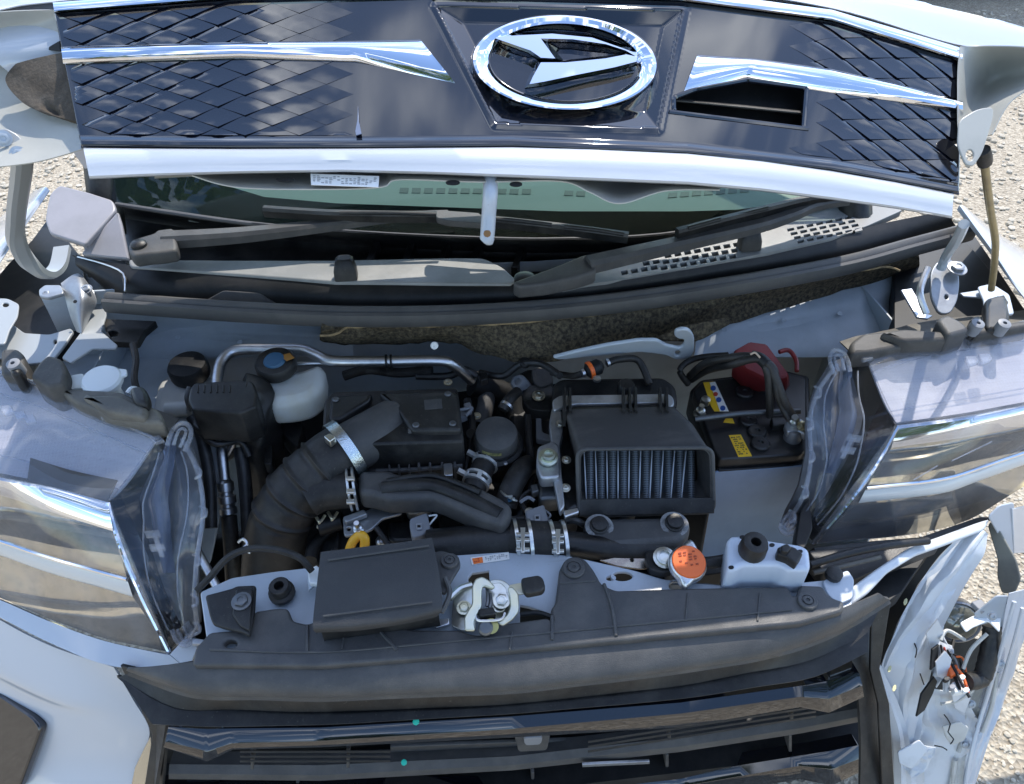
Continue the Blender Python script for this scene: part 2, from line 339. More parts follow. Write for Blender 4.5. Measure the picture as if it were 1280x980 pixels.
def obox(c, ex, ey, ez, bm=None):
    """box from centre and three half-axes"""
    bm = bm or bmesh.new(); vv = [bm.verts.new(c+ex*a+ey*b+ez*d) for a in (-1, 1) for b in (-1, 1) for d in (-1, 1)]
    for f in ((0, 1, 3, 2), (4, 6, 7, 5), (0, 4, 5, 1), (2, 3, 7, 6), (0, 2, 6, 4), (1, 5, 7, 3)): bm.faces.new([vv[i] for i in f])
    return bm
def prints(px_box, pl, rows, cols, mt, parent, name='printing', seed=1, fill=.7):
    """rows of small ink marks on a sticker; px_box: four corners tl, tr, br, bl"""
    rnd = random.Random(seed); tl, tr, br, bl = [at(x, y, pl) for x, y in px_box]; n = pl[1]; bm = bmesh.new()
    for i in range(rows):
        for j in range(cols):
            if rnd.random() > fill: continue
            v0, v1 = (i+.22)/rows, (i+.22+rnd.uniform(.4, .6))/rows; u0, u1 = (j+.1)/cols, (j+rnd.uniform(.55, .9))/cols
            q = lambda u, v: tl.lerp(tr, u).lerp(bl.lerp(br, u), v) + n*.0004
            c = [q(u0, v0), q(u1, v0), q(u1, v1), q(u0, v1)]; f = [bm.verts.new(p) for p in c]; g = [bm.verts.new(p-n*.0003) for p in c]
            bm.faces.new(f); bm.faces.new(g[::-1])
            for k in range(4): bm.faces.new((f[k], g[k], g[(k+1) % 4], f[(k+1) % 4]))
    return from_bm(name, bm, mt, parent, smooth=None)
# ------------------------------------------------------------------ ground
def ground_mat():
    m = bpy.data.materials.new('gravel_ground'); m.use_nodes = True; t = m.node_tree; b = t.nodes['Principled BSDF']; b.inputs['Roughness'].default_value = .9
    c = t.nodes.new('ShaderNodeTexCoord'); v = t.nodes.new('ShaderNodeTexVoronoi'); v.inputs['Scale'].default_value = 100
    n = t.nodes.new('ShaderNodeTexNoise'); n.inputs['Scale'].default_value = 3; n.inputs['Detail'].default_value = 9
    r = t.nodes.new('ShaderNodeValToRGB'); e = r.color_ramp.elements; e[0].color = (.26, .218, .16, 1); e[1].color = (.49, .435, .34, 1); e[0].position = .1; e[1].position = .9
    mxn = t.nodes.new('ShaderNodeMix'); mxn.data_type = 'RGBA'; mxn.blend_type = 'MULTIPLY'; mxn.inputs[0].default_value = .6
    bp = t.nodes.new('ShaderNodeBump'); bp.inputs['Strength'].default_value = .9; bp.inputs['Distance'].default_value = .007
    for nd in (v, n): t.links.new(c.outputs['Object'], nd.inputs['Vector'])
    t.links.new(v.outputs['Color'], r.inputs[0]); t.links.new(r.outputs[0], mxn.inputs[6]); t.links.new(n.outputs[0], mxn.inputs[7])
    r2 = t.nodes.new('ShaderNodeMapRange'); r2.inputs[3].default_value = .75; r2.inputs[4].default_value = 1.25; t.links.new(n.outputs[0], r2.inputs[0]); t.links.new(r2.outputs[0], mxn.inputs[7])
    t.links.new(mxn.outputs[2], b.inputs['Base Color']); t.links.new(v.outputs['Distance'], bp.inputs['Height']); t.links.new(bp.outputs[0], b.inputs['Normal']); return m
bm = bmesh.new(); vv = [bm.verts.new(p) for p in ((-60, -60, 0), (60, -60, 0), (60, 90, 0), (-60, 90, 0))]; bm.faces.new(vv)
g = from_bm('gravel_ground', bm, ground_mat(), smooth=None); g['kind'] = 'structure'
STONE = mat('gravel_stone', (.41, .36, .28), .85, mott=1, mscale=25, mcol=(.53, .485, .40), mlo=.4, mhi=.6, bump=.4, bscale=120)
def stones():
    rnd = random.Random(3); ico = bmesh.new(); bmesh.ops.create_icosphere(ico, subdivisions=1, radius=1); V0 = [v.co.copy() for v in ico.verts]; F0 = [[v.index for v in f.verts] for f in ico.faces]; ico.free()
    vs_, fs_ = [], []
    def put(x, y, s):
        b = len(vs_); a = rnd.uniform(0, 6.28); ca, sa = math.cos(a), math.sin(a); sx, sy, sz = s*rnd.uniform(.7, 1.3), s*rnd.uniform(.7, 1.2), s*rnd.uniform(.35, .7)
        for v in V0:
            k = rnd.uniform(.8, 1.15); X, Y_ = v.x*sx*k, v.y*sy*k
            vs_.append((x+X*ca-Y_*sa, y+X*sa+Y_*ca, sz*.45+v.z*sz*k))
        fs_.extend([[i+b for i in f] for f in F0])
    for _ in range(7500): put(rnd.uniform(.85, 2.0), rnd.uniform(-.6, 1.6), rnd.choice((.003, .004, .005, .007)))
    for _ in range(4200): put(rnd.uniform(1.4, 4.2), rnd.uniform(1.2, 5), rnd.choice((.007, .01, .013, .018)))
    for _ in range(3000): put(rnd.uniform(-3.2, -.9), rnd.uniform(1.0, 4.2), rnd.choice((.007, .01, .014, .018)))
    for _ in range(3000): put(rnd.uniform(-1.6, 1.4), rnd.uniform(-2.2, -.6), rnd.choice((.01, .014, .018)))
    me = bpy.data.meshes.new('loose_gravel'); me.from_pydata(vs_, [], fs_); return link('loose_gravel', me, STONE, smooth=None)
tag(stones(), 'loose beige gravel stones scattered on the sunlit ground', 'gravel', kind='stuff')
# trees in front of the car: the windscreen and lamps mirror them
BARK = mat('bark', (.10, .075, .05), .9, bump=1, bscale=40, mott=1, mscale=12, mcol=(.16, .13, .10)); LEAF = mat('leaf', (.045, .10, .020), .5, mott=1, mscale=3, mcol=(.10, .16, .03))
def tree(x, y, h, lab, seed):
    rnd = random.Random(seed); t = thing('leafy_tree', lab, 'tree', (x, y, 0), 'trees before the car')
    tr = [Vector((x+math.sin(i*.9+seed)*.12*i/4, y+.05*i, h*.62*i/6)) for i in range(7)]
    bms = [sweep_bm(catmull(tr, 4), circ(.17, 10), lambda s: 1-.7*s, up=Vector((0, 1, 0)))]; tips = []
    for k in range(11):
        a = k*2.4+seed; z0 = h*(.28+.034*k); s = Vector((x, y, z0)); e = s+Vector((math.cos(a)*h*.24, math.sin(a)*h*.24, h*rnd.uniform(.08, .22))); mid = s.lerp(e, .5)+Vector((0, 0, .2)); tips += [e, mid]
        bms.append(sweep_bm(catmull([s, mid, e], 4), circ(.05, 6), lambda q: 1-.75*q))
    from_bm('trunk', join_bm(*bms), BARK, t)
    tips += [Vector((x, y, h*.72)), Vector((x, y, h*.85))]; vs_, fs_ = [], []
    for p in tips:
        for _ in range(330):
            d = Vector((rnd.gauss(0, 1), rnd.gauss(0, 1), rnd.gauss(0, .8))).normalized()*rnd.uniform(.2, 1)**.5*h*.115; c = p+d
            u = Vector((rnd.uniform(-1, 1), rnd.uniform(-1, 1), rnd.uniform(-.6, .6))).normalized(); v = u.orthogonal().normalized(); s = rnd.uniform(.06, .12); b = len(vs_)
            vs_ += [c-u*s, c+v*s*.5, c+u*s, c-v*s*.5]; fs_.append((b, b+1, b+2, b+3))
    me = bpy.data.meshes.new('crown'); me.from_pydata(vs_, [], fs_); link('crown', me, LEAF, t, smooth=None)
tree(-3.9, -4.6, 9.5, 'tall leafy green tree mirrored in the left of the windscreen', 1)
tree(7.5, -11, 7.5, 'green tree on the right before the car, mirrored in the right headlight', 2)
tree(-1.5, -17, 7.0, 'distant green tree straight ahead of the car', 5)
# ------------------------------------------------------------------ the car
car = thing('car', 'pearl white small car with its bonnet raised and its right front corner smashed', 'car', (0, 1.6, 0))
def cpart(name, loc=None, parent=None, label=None):
    o = bpy.data.objects.new(name, None); COL.objects.link(o); o.empty_display_size = .03; p = parent or car; o.parent = p; o.location = Vector(loc or (0, 0, 0)) - wloc(p)
    if label: o['label'] = label
    return o
# ---- bonnet: the nose panel faces the viewer, the skins run back to the hinges
def hd(px, py):
    s = (px-105)/1085; lo = 200+60*s
    return .775+.06*s+(lo-py)/190*.075-.035*(1-((px-640)/560)**2)
TOPC = [(66, 3), (300, -15), (560, -23), (850, -14), (1040, 12), (1203, 60)]
P_top = [(68, 16), (300, -2), (560, -9), (850, 1), (1040, 26), (1203, 77)]
P_bot = [(101, 181), (300, 183), (450, 183), (640, 181), (860, 190), (1040, 211), (1199, 240)]
def nose_rows(yshift=0, dd=0):
    return None
skin_rows = [[D(x, y, hd(x, y)+.006) for x, y in [(-110, 40), (0, 12), (66, 2), (300, -17), (560, -25), (850, -16), (1040, 10), (1203, 57), (1320, 66)]],
             [D(x, y-22, hd(x, y)+.035) for x, y in [(-110, 42), (0, 14), (66, 4), (300, -15), (560, -23), (850, -14), (1040, 8), (1195, 36), (1300, 66)]],
             [Vector((-.56+1.13*i/8, .44, 1.345-.05*i/8+.02*(1-((i-4)/4)**2))) for i in range(9)],
             [Vector((-.60+1.21*i/8, .61, 1.152-.005*i/8+.02*(1-((i-4)/4)**2))) for i in range(9)]]
hood = grid('hood', skin_rows, 60, 24, WHITE, car, .0012, label='raised white bonnet carrying the black upper grille and badge')
H = hood
# inner panel: pressed sheet behind the nose, lip at the bottom, running back to the hinges
in_px = [(240, 219), (300, 234), (420, 236), (478, 233), (500, 224), (600, 227), (700, 226), (738, 240), (775, 254), (832, 238), (900, 237)]
rows = [[D(x, y, hd(x, y)+.012) for x, y in in_px], [D(x, y-26, hd(x, y)+.075) for x, y in in_px], [Vector((-.42+.84*i/10, .44, 1.29-.03*i/10)) for i in range(11)], [Vector((-.50+1.0*i/10, .59, 1.14)) for i in range(11)]]
grid('inner_panel', rows, 70, 14, INNER, H, .0012, linear_v=True)
def hpl(cx, cy, off=0):
    a, b, c = [D(x, y, hd(x, y)+off) for x, y in ((cx-30, cy), (cx+30, cy), (cx, cy-25))]; return p3(a, b, c)
stp = p3(*[D(x, y, d) for x, y, d in ((388, 218, hd(388, 218)+.008), (475, 220, hd(475, 220)+.008), (430, 234, hd(430, 234)+.006))])
plate('sticker', [(388, 217), (474, 220), (473, 234), (389, 231)], stp, .0006, STICK, H, bev=.0001)
prints([(391, 219), (472, 222), (471, 232), (391, 229)], stp, 5, 16, INKG, H, seed=4)
for x, y, rx in ((356, 224, 11), (566, 228, 9), (645, 230, 8)): plate('drain_hole', ell(x, y, rx, 3.2), hpl(x, y, .007), .001, DARK, H, bev=.0002)
# left and right inner flanges
lrows = [[D(x, y, d) for x, y, d in r] for r in (
    [(-130, 20, .82), (-40, 18, .835), (20, 14, .845), (72, 12, .852)], [(-130, 50, .83), (-40, 45, .856), (20, 40, .866), (76, 38, .858)],
    [(-130, 110, .83), (-40, 108, .862), (30, 105, .868), (86, 100, .846)], [(-130, 165, .815), (-40, 168, .836), (35, 168, .836), (98, 162, .812)], [(-130, 205, .79), (-40, 210, .803), (40, 203, .803), (104, 186, .795)])]
grid('side_flange', lrows, 24, 24, INNER, H, .0012, label='bare left edge of the bonnet with its felt patch')
grid('felt_patch', [[D(x, y, d) for x, y, d in r] for r in ([(20, 80, .842), (45, 72, .842), (78, 66, .838)], [(6, 100, .842), (45, 102, .838), (86, 106, .824)], [(28, 128, .834), (60, 134, .826), (93, 138, .812)], [(60, 144, .824), (78, 148, .814), (97, 152, .803)])], 30, 24, FELT2, H, .006,
     disp=lambda u, v, p: -.007*math.exp(-((u-.5)**2+(v-.72)**2)*90)+.0015*noise.noise(p*40))
plate('flange_hole', [(55, 62), (74, 51), (75, 64)], p3(D(55, 62, .858), D(74, 51, .846), D(75, 64, .846)), .002, DARK, H, bev=.0003)
rrows = [[D(x, y, d) for x, y, d in r] for r in (
    [(1200, 58, .905), (1240, 58, .90), (1285, 60, .88), (1330, 70, .86)], [(1198, 90, .895), (1238, 88, .95), (1285, 84, .92), (1325, 84, .87)],
    [(1198, 120, .88), (1226, 112, .955), (1262, 106, .93), (1300, 102, .875)], [(1198, 150, .87), (1217, 140, .91), (1236, 134, .90), (1262, 128, .87)], [(1199, 172, .855), (1212, 172, .875), (1226, 171, .875), (1240, 168, .862)])]
grid('side_flange', rrows, 22, 22, INNER, H, .0012, label='bare right edge of the bonnet ending in a tongue')
tpl = p3(D(1205, 150, .852), D(1240, 140, .858), D(1215, 205, .846))
plate('flange_tongue', [(1199, 150), (1222, 136), (1243, 133), (1241, 150), (1228, 192), (1217, 208), (1207, 206), (1197, 182)], tpl, .0025, INNER, H, r=8, holes=[ell(1212.5, 194, 5, 7)])
# nose panel: scaled facets towards both ends, sunk plinth in the middle, air opening right of it
def inside(px, py, poly):
    c = False
    for (a, b), (d, e) in zip(poly, poly[1:]+poly[:1]):
        if (b > py) != (e > py) and px < (d-a)*(py-b)/(e-b)+a: c = not c
    return c
PLINTH = [(546, 8), (853, 13), (822, 160), (620, 154)]
OPENP = [(842, 122), (868, 112), (934, 100), (1008, 110), (1004, 161), (842, 141)]
def edge_d(px, py, poly):
    best = 1e9
    for (a, b), (c, d) in zip(poly, poly[1:]+poly[:1]):
        L2 = (c-a)**2+(d-b)**2; t = max(0, min(1, ((px-a)*(c-a)+(py-b)*(d-b))/L2)); best = min(best, math.hypot(px-a-t*(c-a), py-b-t*(d-b)))
    return best
NU, NV = 620, 120
pts = []; pix = {}
for i in range(NU+1):
    u = i/NU; col = []
    for j in range(NV+1):
        v = j/NV; xt = 68+(1203-68)*u; xb = 101+(1199-101)*u; px = xt+(xb-xt)*v
        y0, y1 = lerp_line(P_top, xt), lerp_line(P_bot, xb); py = y0+(y1-y0)*v; pix[i, j] = (px, py)
        q = 0.
        if inside(px, py, PLINTH): q += .010*min(1, edge_d(px, py, PLINTH)/20)
        else:
            ed = edge_d(px, py, PLINTH)
            if ed < 9: q -= .0022*(1-ed/9)
        if py > y1-11: q -= .004*min(1, (py-y1+11)/5)
        col.append(D(px, py, hd(px, py)+q))
    pts.append(col)
okeep = lambda u, v: not inside(*pix[min(NU, int(u*NU)), min(NV, int(v*NV))], OPENP)
grid_pts('grille_panel', pts, GLOSS, H, .003, keep=okeep, smooth=180)
bm = bmesh.new()
for side in (0, 1):
    for ia in range(-16, 52):
        for ib in range(-16, 52):
            def px_of(A, B):
                a, s_ = (A+B)/2, (A-B)/2; x = a*68.; y = lerp_line(P_top, x)+s_*25.5+(.02*x if side == 0 else .055*(x-985)); return x, y
            cx, cy = px_of(ia+.5, ib+.5); yt, yb = lerp_line(P_top, cx)+3, lerp_line(P_bot, cx)-15
            if not (yt-6 < cy < yb+4): continue
            xl = 70+(cy-10)*.19; fade = max(0, min(1, (455-cx)/170)) if side == 0 else max(0, min(1, (cx-985)/80))
            if fade < .1 or (side == 0 and cx < xl+8) or (side == 1 and cx > 1192): continue
            if side == 1 and (inside(cx, cy, OPENP) or edge_d(cx, cy, OPENP) < 24): continue
            n_ = 4; G = {}
            for i in range(n_+1):
                for j in range(n_+1):
                    fa, fb = i/n_, j/n_; x, y = px_of(ia+fa, ib+fb); s_, w_ = (fa+1-fb)/2, fa+fb-1
                    x, y = cx+(x-cx)*.992, cy+(y-cy)*.992; x = max(xl+3, min(1196, x)); y = max(lerp_line(P_top, x)+3, min(lerp_line(P_bot, x)-14, y))
                    hh = fade*(.0002+.0017*s_*s_-.0006*w_*w_*s_); G[i, j] = (bm.verts.new(D(x, y, hd(x, y)-hh)), bm.verts.new(D(x, y, hd(x, y)+.001)))
            for i in range(n_):
                for j in range(n_): bm.faces.new([G[k][0] for k in ((i, j), (i+1, j), (i+1, j+1), (i, j+1))])
            rim = [(i, 0) for i in range(n_)]+[(n_, j) for j in range(n_)]+[(i, n_) for i in range(n_, 0, -1)]+[(0, j) for j in range(n_, 0, -1)]
            for a, b in zip(rim, rim[1:]+rim[:1]): bm.faces.new((G[a][0], G[a][1], G[b][1], G[b][0]))
fr_ = from_bm('facet_relief', bm, GLOSS, H, smooth=40); fr_['kind'] = 'stuff'
tube('opening_rim', [D(x, y, hd(x, y)+.001) for x, y in fillet(OPENP, 5)], .003, GLOSS, H, k=2, seg=8, closed=True)
opl = hpl(925, 130, .03)
plate('opening_back', [(820, 85), (1030, 85), (1030, 175), (820, 160)], opl, .004, DARK, H)
for a, b in (((838, 122), (1008, 139)),): bar('opening_slat', [a, b], [(a[0], a[1]+5), (b[0], b[1]+5)], lambda x, y: hd(x, y)+.014, PLAS, H, n=12, back=.014)
bar('lower_return', [(x, y-1) for x, y in P_bot], [(x, y+4) for x, y in P_bot], lambda x, y: hd(x, y)+.010, GLOSS, H, proud=.002, back=.01)
# chrome mouldings
bar('chrome_strip', TOPC, P_top, lambda x, y: hd(x, y), CHROME, H, .009)
R2 = [(0, 0), (.04, .7), (.14, 1), (.35, .97), (.72, .62), (.78, .5), (.95, .15), (1, 0)]
bar('chrome_strip', [(76, 58), (300, 52), (430, 51), (525, 49)], [(79, 80), (300, 73), (445, 77), (569, 104)], lambda x, y: hd(x, y), CHROME, H, .010, ridge=R2)
bar('chrome_strip', [(872, 68), (945, 73), (1040, 86), (1120, 104), (1203, 126)], [(854, 117), (934, 99), (1040, 116), (1120, 127), (1204, 141)], lambda x, y: hd(x, y), CHROME, H, .010, ridge=R2)
# badge: an upright oval ring and a leaning letter D
def badge():
    ring = []
    cx, cy, rx, ry = 706, 78, 117, 60; k = 72; bm = bmesh.new(); prof = [(1, 0), (.997, .55), (.98, .95), (.95, 1), (.87, .80), (.82, .5), (.805, .2), (.80, 0)]
    rot = .045
    rings = []
    for i in range(k):
        a = 2*math.pi*i/k; r = []
        for s, h in prof:
            x, y = rx*s*math.cos(a), ry*(1-(1-s)*1.05)*math.sin(a); X, Y_ = cx+x*math.cos(rot)-y*math.sin(rot), cy+x*math.sin(rot)+y*math.cos(rot)
            r.append(D(X, Y_, hd(X, Y_)+.009-.016*h))
        rings.append(r)
    rings_bm(rings, closed=True, bm=bm)
    def shape(outl, ridge, h0=.013):
        """facetted letter stroke: outline at the base, ridge line above"""
        O = [D(x, y, hd(x, y)+.009) for x, y in outl]; T = [D(x, y, hd(x, y)+.009-h0) for x, y in ridge]
        a = [bm.verts.new(p) for p in O]; b = [bm.verts.new(p) for p in T]
        for i in range(len(a)): bm.faces.new((a[i], a[(i+1) % len(a)], b[(i+1) % len(a)], b[i]))
        bm.faces.new(b)
    # outer outline of the D with its counter left open: two strokes meeting at the tips
    up_o = [(607, 47), (625, 42), (690, 38), (741, 42), (775, 54), (804, 65), (800, 75), (783, 65), (757, 58), (717, 53), (684, 52), (705, 76), (672, 74), (660, 66)]
    up_i = [(617, 47), (632, 45), (690, 42), (740, 47), (772, 58), (797, 67), (796, 71), (782, 63), (757, 55), (716, 49), (676, 48), (694, 73), (676, 72), (663, 63)]
    shape(up_o, up_i)
    lo_o = [(672, 76), (706, 75), (756, 70), (783, 65), (803, 69), (800, 80), (770, 88), (720, 98), (680, 107), (656, 110), (660, 98)]
    lo_i = [(676, 78), (707, 78), (757, 73), (783, 68), (797, 71), (795, 77), (768, 84), (718, 94), (680, 102), (662, 105), (666, 96)]
    shape(lo_o, lo_i, .0145)
    return from_bm('badge', bm, CHROME, H, 'oval chrome badge with a leaning letter D', smooth=25)
badge()
# white lip under the grille, latch striker hanging from it
bar('hood_lip', [(104, 184), (200, 185), (300, 185.5), (430, 185), (540, 184), (640, 183), (740, 185.5), (860, 191), (950, 200), (1040, 213), (1120, 227), (1192, 242)], [(112, 224), (200, 220), (300, 217), (430, 215), (540, 218), (640, 222), (740, 226), (860, 231), (950, 239), (1040, 250), (1120, 261), (1190, 273)],
    lambda x, y: hd(x, y)+.004, WHITE, H, .012, back=.012, n=90, ridge=[(0, 0), (.04, .7), (.12, 1), (.5, 1), (.62, .86), (.9, .7), (.97, .4), (1, 0)])
sp_ = [D(613, 222, hd(613, 222)+.03), D(613, 240, hd(613, 240)+.018), D(611, 268, .79), D(609, 296, .795), D(607.5, 301, .797)]
tube('striker', sp_, .0078, BAY, H, seg=12, rad=lambda s: 1 if s < .88 else max(.35, 1-(s-.88)/.12*.65))
lathe('rust_spot', D(609, 292, .787), -ray(609, 292), [(.004, 0), (.003, .0005)], mat('rust', (.22, .12, .05), .9), H, seg=8)
tear = p3(D(440, 170, hd(440, 170)-.004), D(455, 170, hd(455, 170)-.004), D(448, 130, hd(448, 130)-.003))
plate('broken_trim_chip', [(444, 164), (446.6, 150), (447.5, 130), (448.6, 152), (452, 167), (445, 169)], tear, .0012, mat('chip_edge', (.14, .17, .25), .2), H, bev=.0003)
# ---- windscreen and dashboard
wl, wr, wt = Z(150, 258, 1.03), Z(1055, 248, 1.03), None
up_w = Vector((0, math.cos(math.radians(46)), math.sin(math.radians(46))))
wdir = (wr-wl).normalized()
WP = (wl, wdir.cross(up_w).normalized()); WP = (WP[0], WP[1] if WP[1].dot(CAM-wl) > 0 else -WP[1])
wind = cpart('windscreen', at(600, 270, WP))
base_px = [(146, 256), (305, 279), (430, 290), (560, 297), (700, 300), (860, 290), (1060, 246)]
bot3 = [at(x, y, WP) for x, y in base_px]
top3 = [p+up_w*.80 for p in bot3]
me = plate_me(bot3+[wl.lerp(wr, t)+up_w*.84 for t in (1.06, .75, .5, .25, -.06)], WP, .004, bev=.0005); link('glass', me, WIND, wind)
fr_px = [(100, 200), (250, 222), (330, 246), (420, 254), (560, 259), (700, 264), (860, 264), (920, 262), (1010, 250), (1100, 232)]
WPi = (WP[0]-WP[1]*.005, WP[1])
plate('black_border', base_px+fr_px[::-1], WPi, .0015, mat('screen_border', (.004, .004, .005), .25), wind, bev=.0002)
dash = cpart('dashboard', (0, 1.0, .98))
dpl = (at(700, 262, WP)+Vector((0, .02, -.03)), Vector((0, -.17, .985)).normalized())
plate('dash_top', [(230, 262), (560, 285), (860, 285), (1100, 250), (1050, 195), (300, 190)], dpl, .03, GLASSG, dash, bev=.005)
n_ = dpl[1]; SLOTM = mat('slot_grey', (.10, .11, .105), .6)
dplu = (dpl[0]+n_*.0012, n_)
for i in range(11):
    x = 500+i*15.3; plate('defroster_slot', [(x, 234.5+i*.15), (x+11, 234.7+i*.15), (x+10, 241+i*.15), (x-1, 240.8+i*.15)], dplu, .001, SLOTM, dash, bev=.0002)
for x0, y0, k, sl in ((706, 240, 2, .2), (836, 243, 7, -.35)):
    for i in range(k): x = x0+i*15; y = y0+i*sl*3.2; plate('defroster_slot', [(x, y-2), (x+11, y-2+sl*2), (x+10, y+4+sl*2), (x-1, y+4)], dplu, .001, SLOTM, dash, bev=.0002)
cab = bmesh.new()
for a, b in (((-.66, 1.0, .75), (.66, 2.0, .95)),): obox(Vector(((a[0]+b[0])/2, 1.75, .62)), Vector((.64, 0, 0)), Vector((0, .72, 0)), Vector((0, 0, .2)), cab)
from_bm('cabin', cab, DARK, car)
roof_rows = [[Vector((-.62+1.24*i/6, y, z+.02*(1-((i-3)/3)**2))) for i in range(7)] for y, z in ((1.38, 1.60), (1.7, 1.69), (2.6, 1.72))]
grid('roof', roof_rows, 18, 10, WHITE, car, .02)
for s in (-1, 1):
    p0 = wl if s < 0 else wr; e = Vector((s*.02, 0, 0))
    tube('pillar', [p0+e+Vector((s*.015, 0, -.05)), p0+e*1.5+up_w*.25, p0+e*1+up_w*.84], .028, PLAS, car, seg=10)
    pr = [[Vector((s*.70, y, z)) for y in (.75, 1.6, 2.6)] for z in (.25, .95)]; grid('door_panel', pr, 8, 6, WHITE, car, .02)
tube('screen_edge_trim', [at(x, y, WP)+WP[1]*.003 for x, y in base_px], .004, COWLG, wind, k=5, seg=8)
# ---- cowl
cowl = cpart('cowl', Z(640, 340, 1.0))
# deep tray in front of the screen
tray = [[Z(x, y, 1.01) for x, y in base_px], [Z(x, y+16, .955) for x, y in base_px], [Z(x, y, .95) for x, y in [(152, 330), (300, 334), (430, 336), (560, 336), (700, 340), (860, 322), (1075, 275)]]]
grid('cowl_tray', tray, 40, 12, PLAS, cowl, .003)
# ribs of the tray
for x in (470, 515, 560, 600, 655): plate('tray_rib', [(x-3, 300), (x+5, 300), (x-8, 334), (x-16, 334)], zp(.972), .02, PLAS, cowl, bev=.001)
led = [(160, 324), (300, 325), (420, 325), (560, 322), (604, 322), (628, 333), (646, 350), (640, 355), (560, 354), (420, 352), (300, 343), (162, 333)]
plate('cowl_ledge', led, zp(1.0), .022, mat('cowl_ledge_plastic', (.21, .215, .21), .4, mott=1, mscale=9, mcol=(.30, .30, .29), bump=.2, bscale=600), cowl, r=8, bev=.003, label='pale left ledge of the cowl')
def slots(x0, y0, x1, y1, n, rows, dy, w, h, sk):
    o = []
    for i in range(n):
        t = i/(n-1); x = x0+(x1-x0)*t; y = y0+(y1-y0)*t
        for k in range(rows): o.append([(x+k*sk, y+k*dy), (x+w+k*sk, y-1.2+k*dy), (x+w+1+k*sk, y+h-1.2+k*dy), (x+1+k*sk, y+h+k*dy)])
    return o
sl = []
for i in range(12):
    x = 776+i*12.3; t = i/11; yc = 342-t*22; k = 1 if i < 2 else (2 if i < 4 else 3)
    for q in range(k): y = yc-3-q*7.5+ (0 if k < 3 else 2); sl.append([(x+q*2.5, y), (x+8+q*2.5, y-1.4), (x+9.5+q*2.5, y+3.2), (x+1.5+q*2.5, y+4.6)])
for i in range(7):
    x = 984+i*12; t = i/6; yc = 291-t*15
    for q in range(4):
        sl.append([(x+q*4.2, yc+(q-1)*5.), (x+8+q*4.2, yc-1.8+(q-1)*5.), (x+9+q*4.2, yc+1.4+(q-1)*5.), (x+1+q*4.2, yc+3.2+(q-1)*5.)])
ledr = [(690, 352), (730, 340), (775, 328), (840, 312), (915, 293), (1000, 270), (1075, 250), (1130, 262), (1085, 282), (1040, 298), (960, 316), (860, 335), (760, 352), (700, 358)]
CL2 = mat('cowl_grid_plastic', (.17, .173, .17), .45, mott=1, mscale=9, mcol=(.24, .24, .23), bump=.2, bscale=600)
plate('cowl_ledge', ledr, zp(1.0), .012, CL2, cowl, holes=sl, r=6, bev=.0008, label='right ledge of the cowl pierced by rows of air slots')
# front wall of the cowl, dark, from the ledges down to the seal
SEALT = [(132, 366), (300, 378), (450, 384), (600, 381), (750, 370), (900, 350), (1050, 323), (1140, 300), (1208, 281)]
SEALC = [(134, 378), (300, 390), (450, 396), (600, 393), (750, 381), (900, 360), (1050, 333), (1140, 309), (1211, 290)]
wall_t = [(95, 318), (160, 331), (300, 342), (430, 350), (560, 353), (690, 356), (780, 350), (900, 328), (1040, 297), (1100, 280), (1190, 262)]
wall_b = [(112, 345), (165, 375), (300, 380), (430, 388), (560, 388), (690, 382), (780, 372), (900, 354), (1040, 330), (1100, 315), (1200, 288)]
rows = [[Z(x, y, .998) for x, y in wall_t], [Z(x, (y*.5+b*.5), .985) for (x, y), (c, b) in zip(wall_t, wall_b)], [Z(x, y, .962) for x, y in wall_b]]
grid('cowl_front', rows, 60, 8, DARK, cowl, .003)
for i in range(12):
    x = 1022+i*6.2; y = 306-i*1.9; plate('front_slot', [(x+3, y-7), (x+6, y-7.6), (x+2, y+5), (x-1, y+5.6)], p3(Z(1020, 300, .995), Z(1095, 278, .995), Z(1060, 310, .975)), .001, DARK, cowl, bev=.0002)
plate('cowl_clip', [(252, 378), (279, 363), (325, 366), (346, 380), (340, 384), (258, 383)], p3(Z(252, 378, .968), Z(346, 380, .968), Z(300, 362, .985)), .012, PLASG, cowl, r=4)
# side cover at the left, two facets
SC1 = mat('side_cover_plastic', (.30, .29, .31), .42, mott=-.15, mscale=12, mcol=(.25, .245, .255), bump=.15, bscale=500)
sc = cpart('cowl_side_cover', Z(100, 280, 1.02), label='lit grey corner cover left of the wipers')
plate('cover_top', [(58, 262), (62, 242), (74, 231), (110, 240), (141, 250), (145, 262), (106, 306), (98, 303), (62, 292), (56, 275)], p3(Z(58, 262, 1.05), Z(141, 250, 1.055), Z(100, 304, 1.03)), .01, SC1, sc, r=5, bev=.003)
plate('cover_face', [(147, 264), (152, 280), (161, 324), (135, 322), (101, 318), (107, 308)], p3(Z(147, 264, 1.05), Z(161, 324, 1.0), Z(103, 316, 1.012)), .01, SC1, sc, r=3, bev=.003)
plate('cover_underlay', [(90, 318), (158, 326), (158, 350), (156, 366), (150, 340), (104, 326)], zp(.99), .004, PLAS, sc)
tube('metal_edge', [Z(x, y, 1.0) for x, y in ((97, 321), (130, 330), (154, 342), (156, 364))], .0014, ALU, sc, k=3, seg=6)
# weather strip: a soft hollow seal with a groove
prof = [(-.010, -.012), (-.013, 0), (-.011, .012), (-.004, .015), (.001, .013), (.004, .0095), (.007, .012), (.012, .010), (.014, .002), (.013, -.008), (.009, -.013)]
sealp = [Z(x, y, .975+.012*math.sin(i)) if False else Z(x, y, .975) for i, (x, y) in enumerate(SEALC)]
from_bm('weather_strip', sweep_bm(catmull(sealp, 8), prof), SEAL, car, 'long black rubber seal across the back of the engine bay')
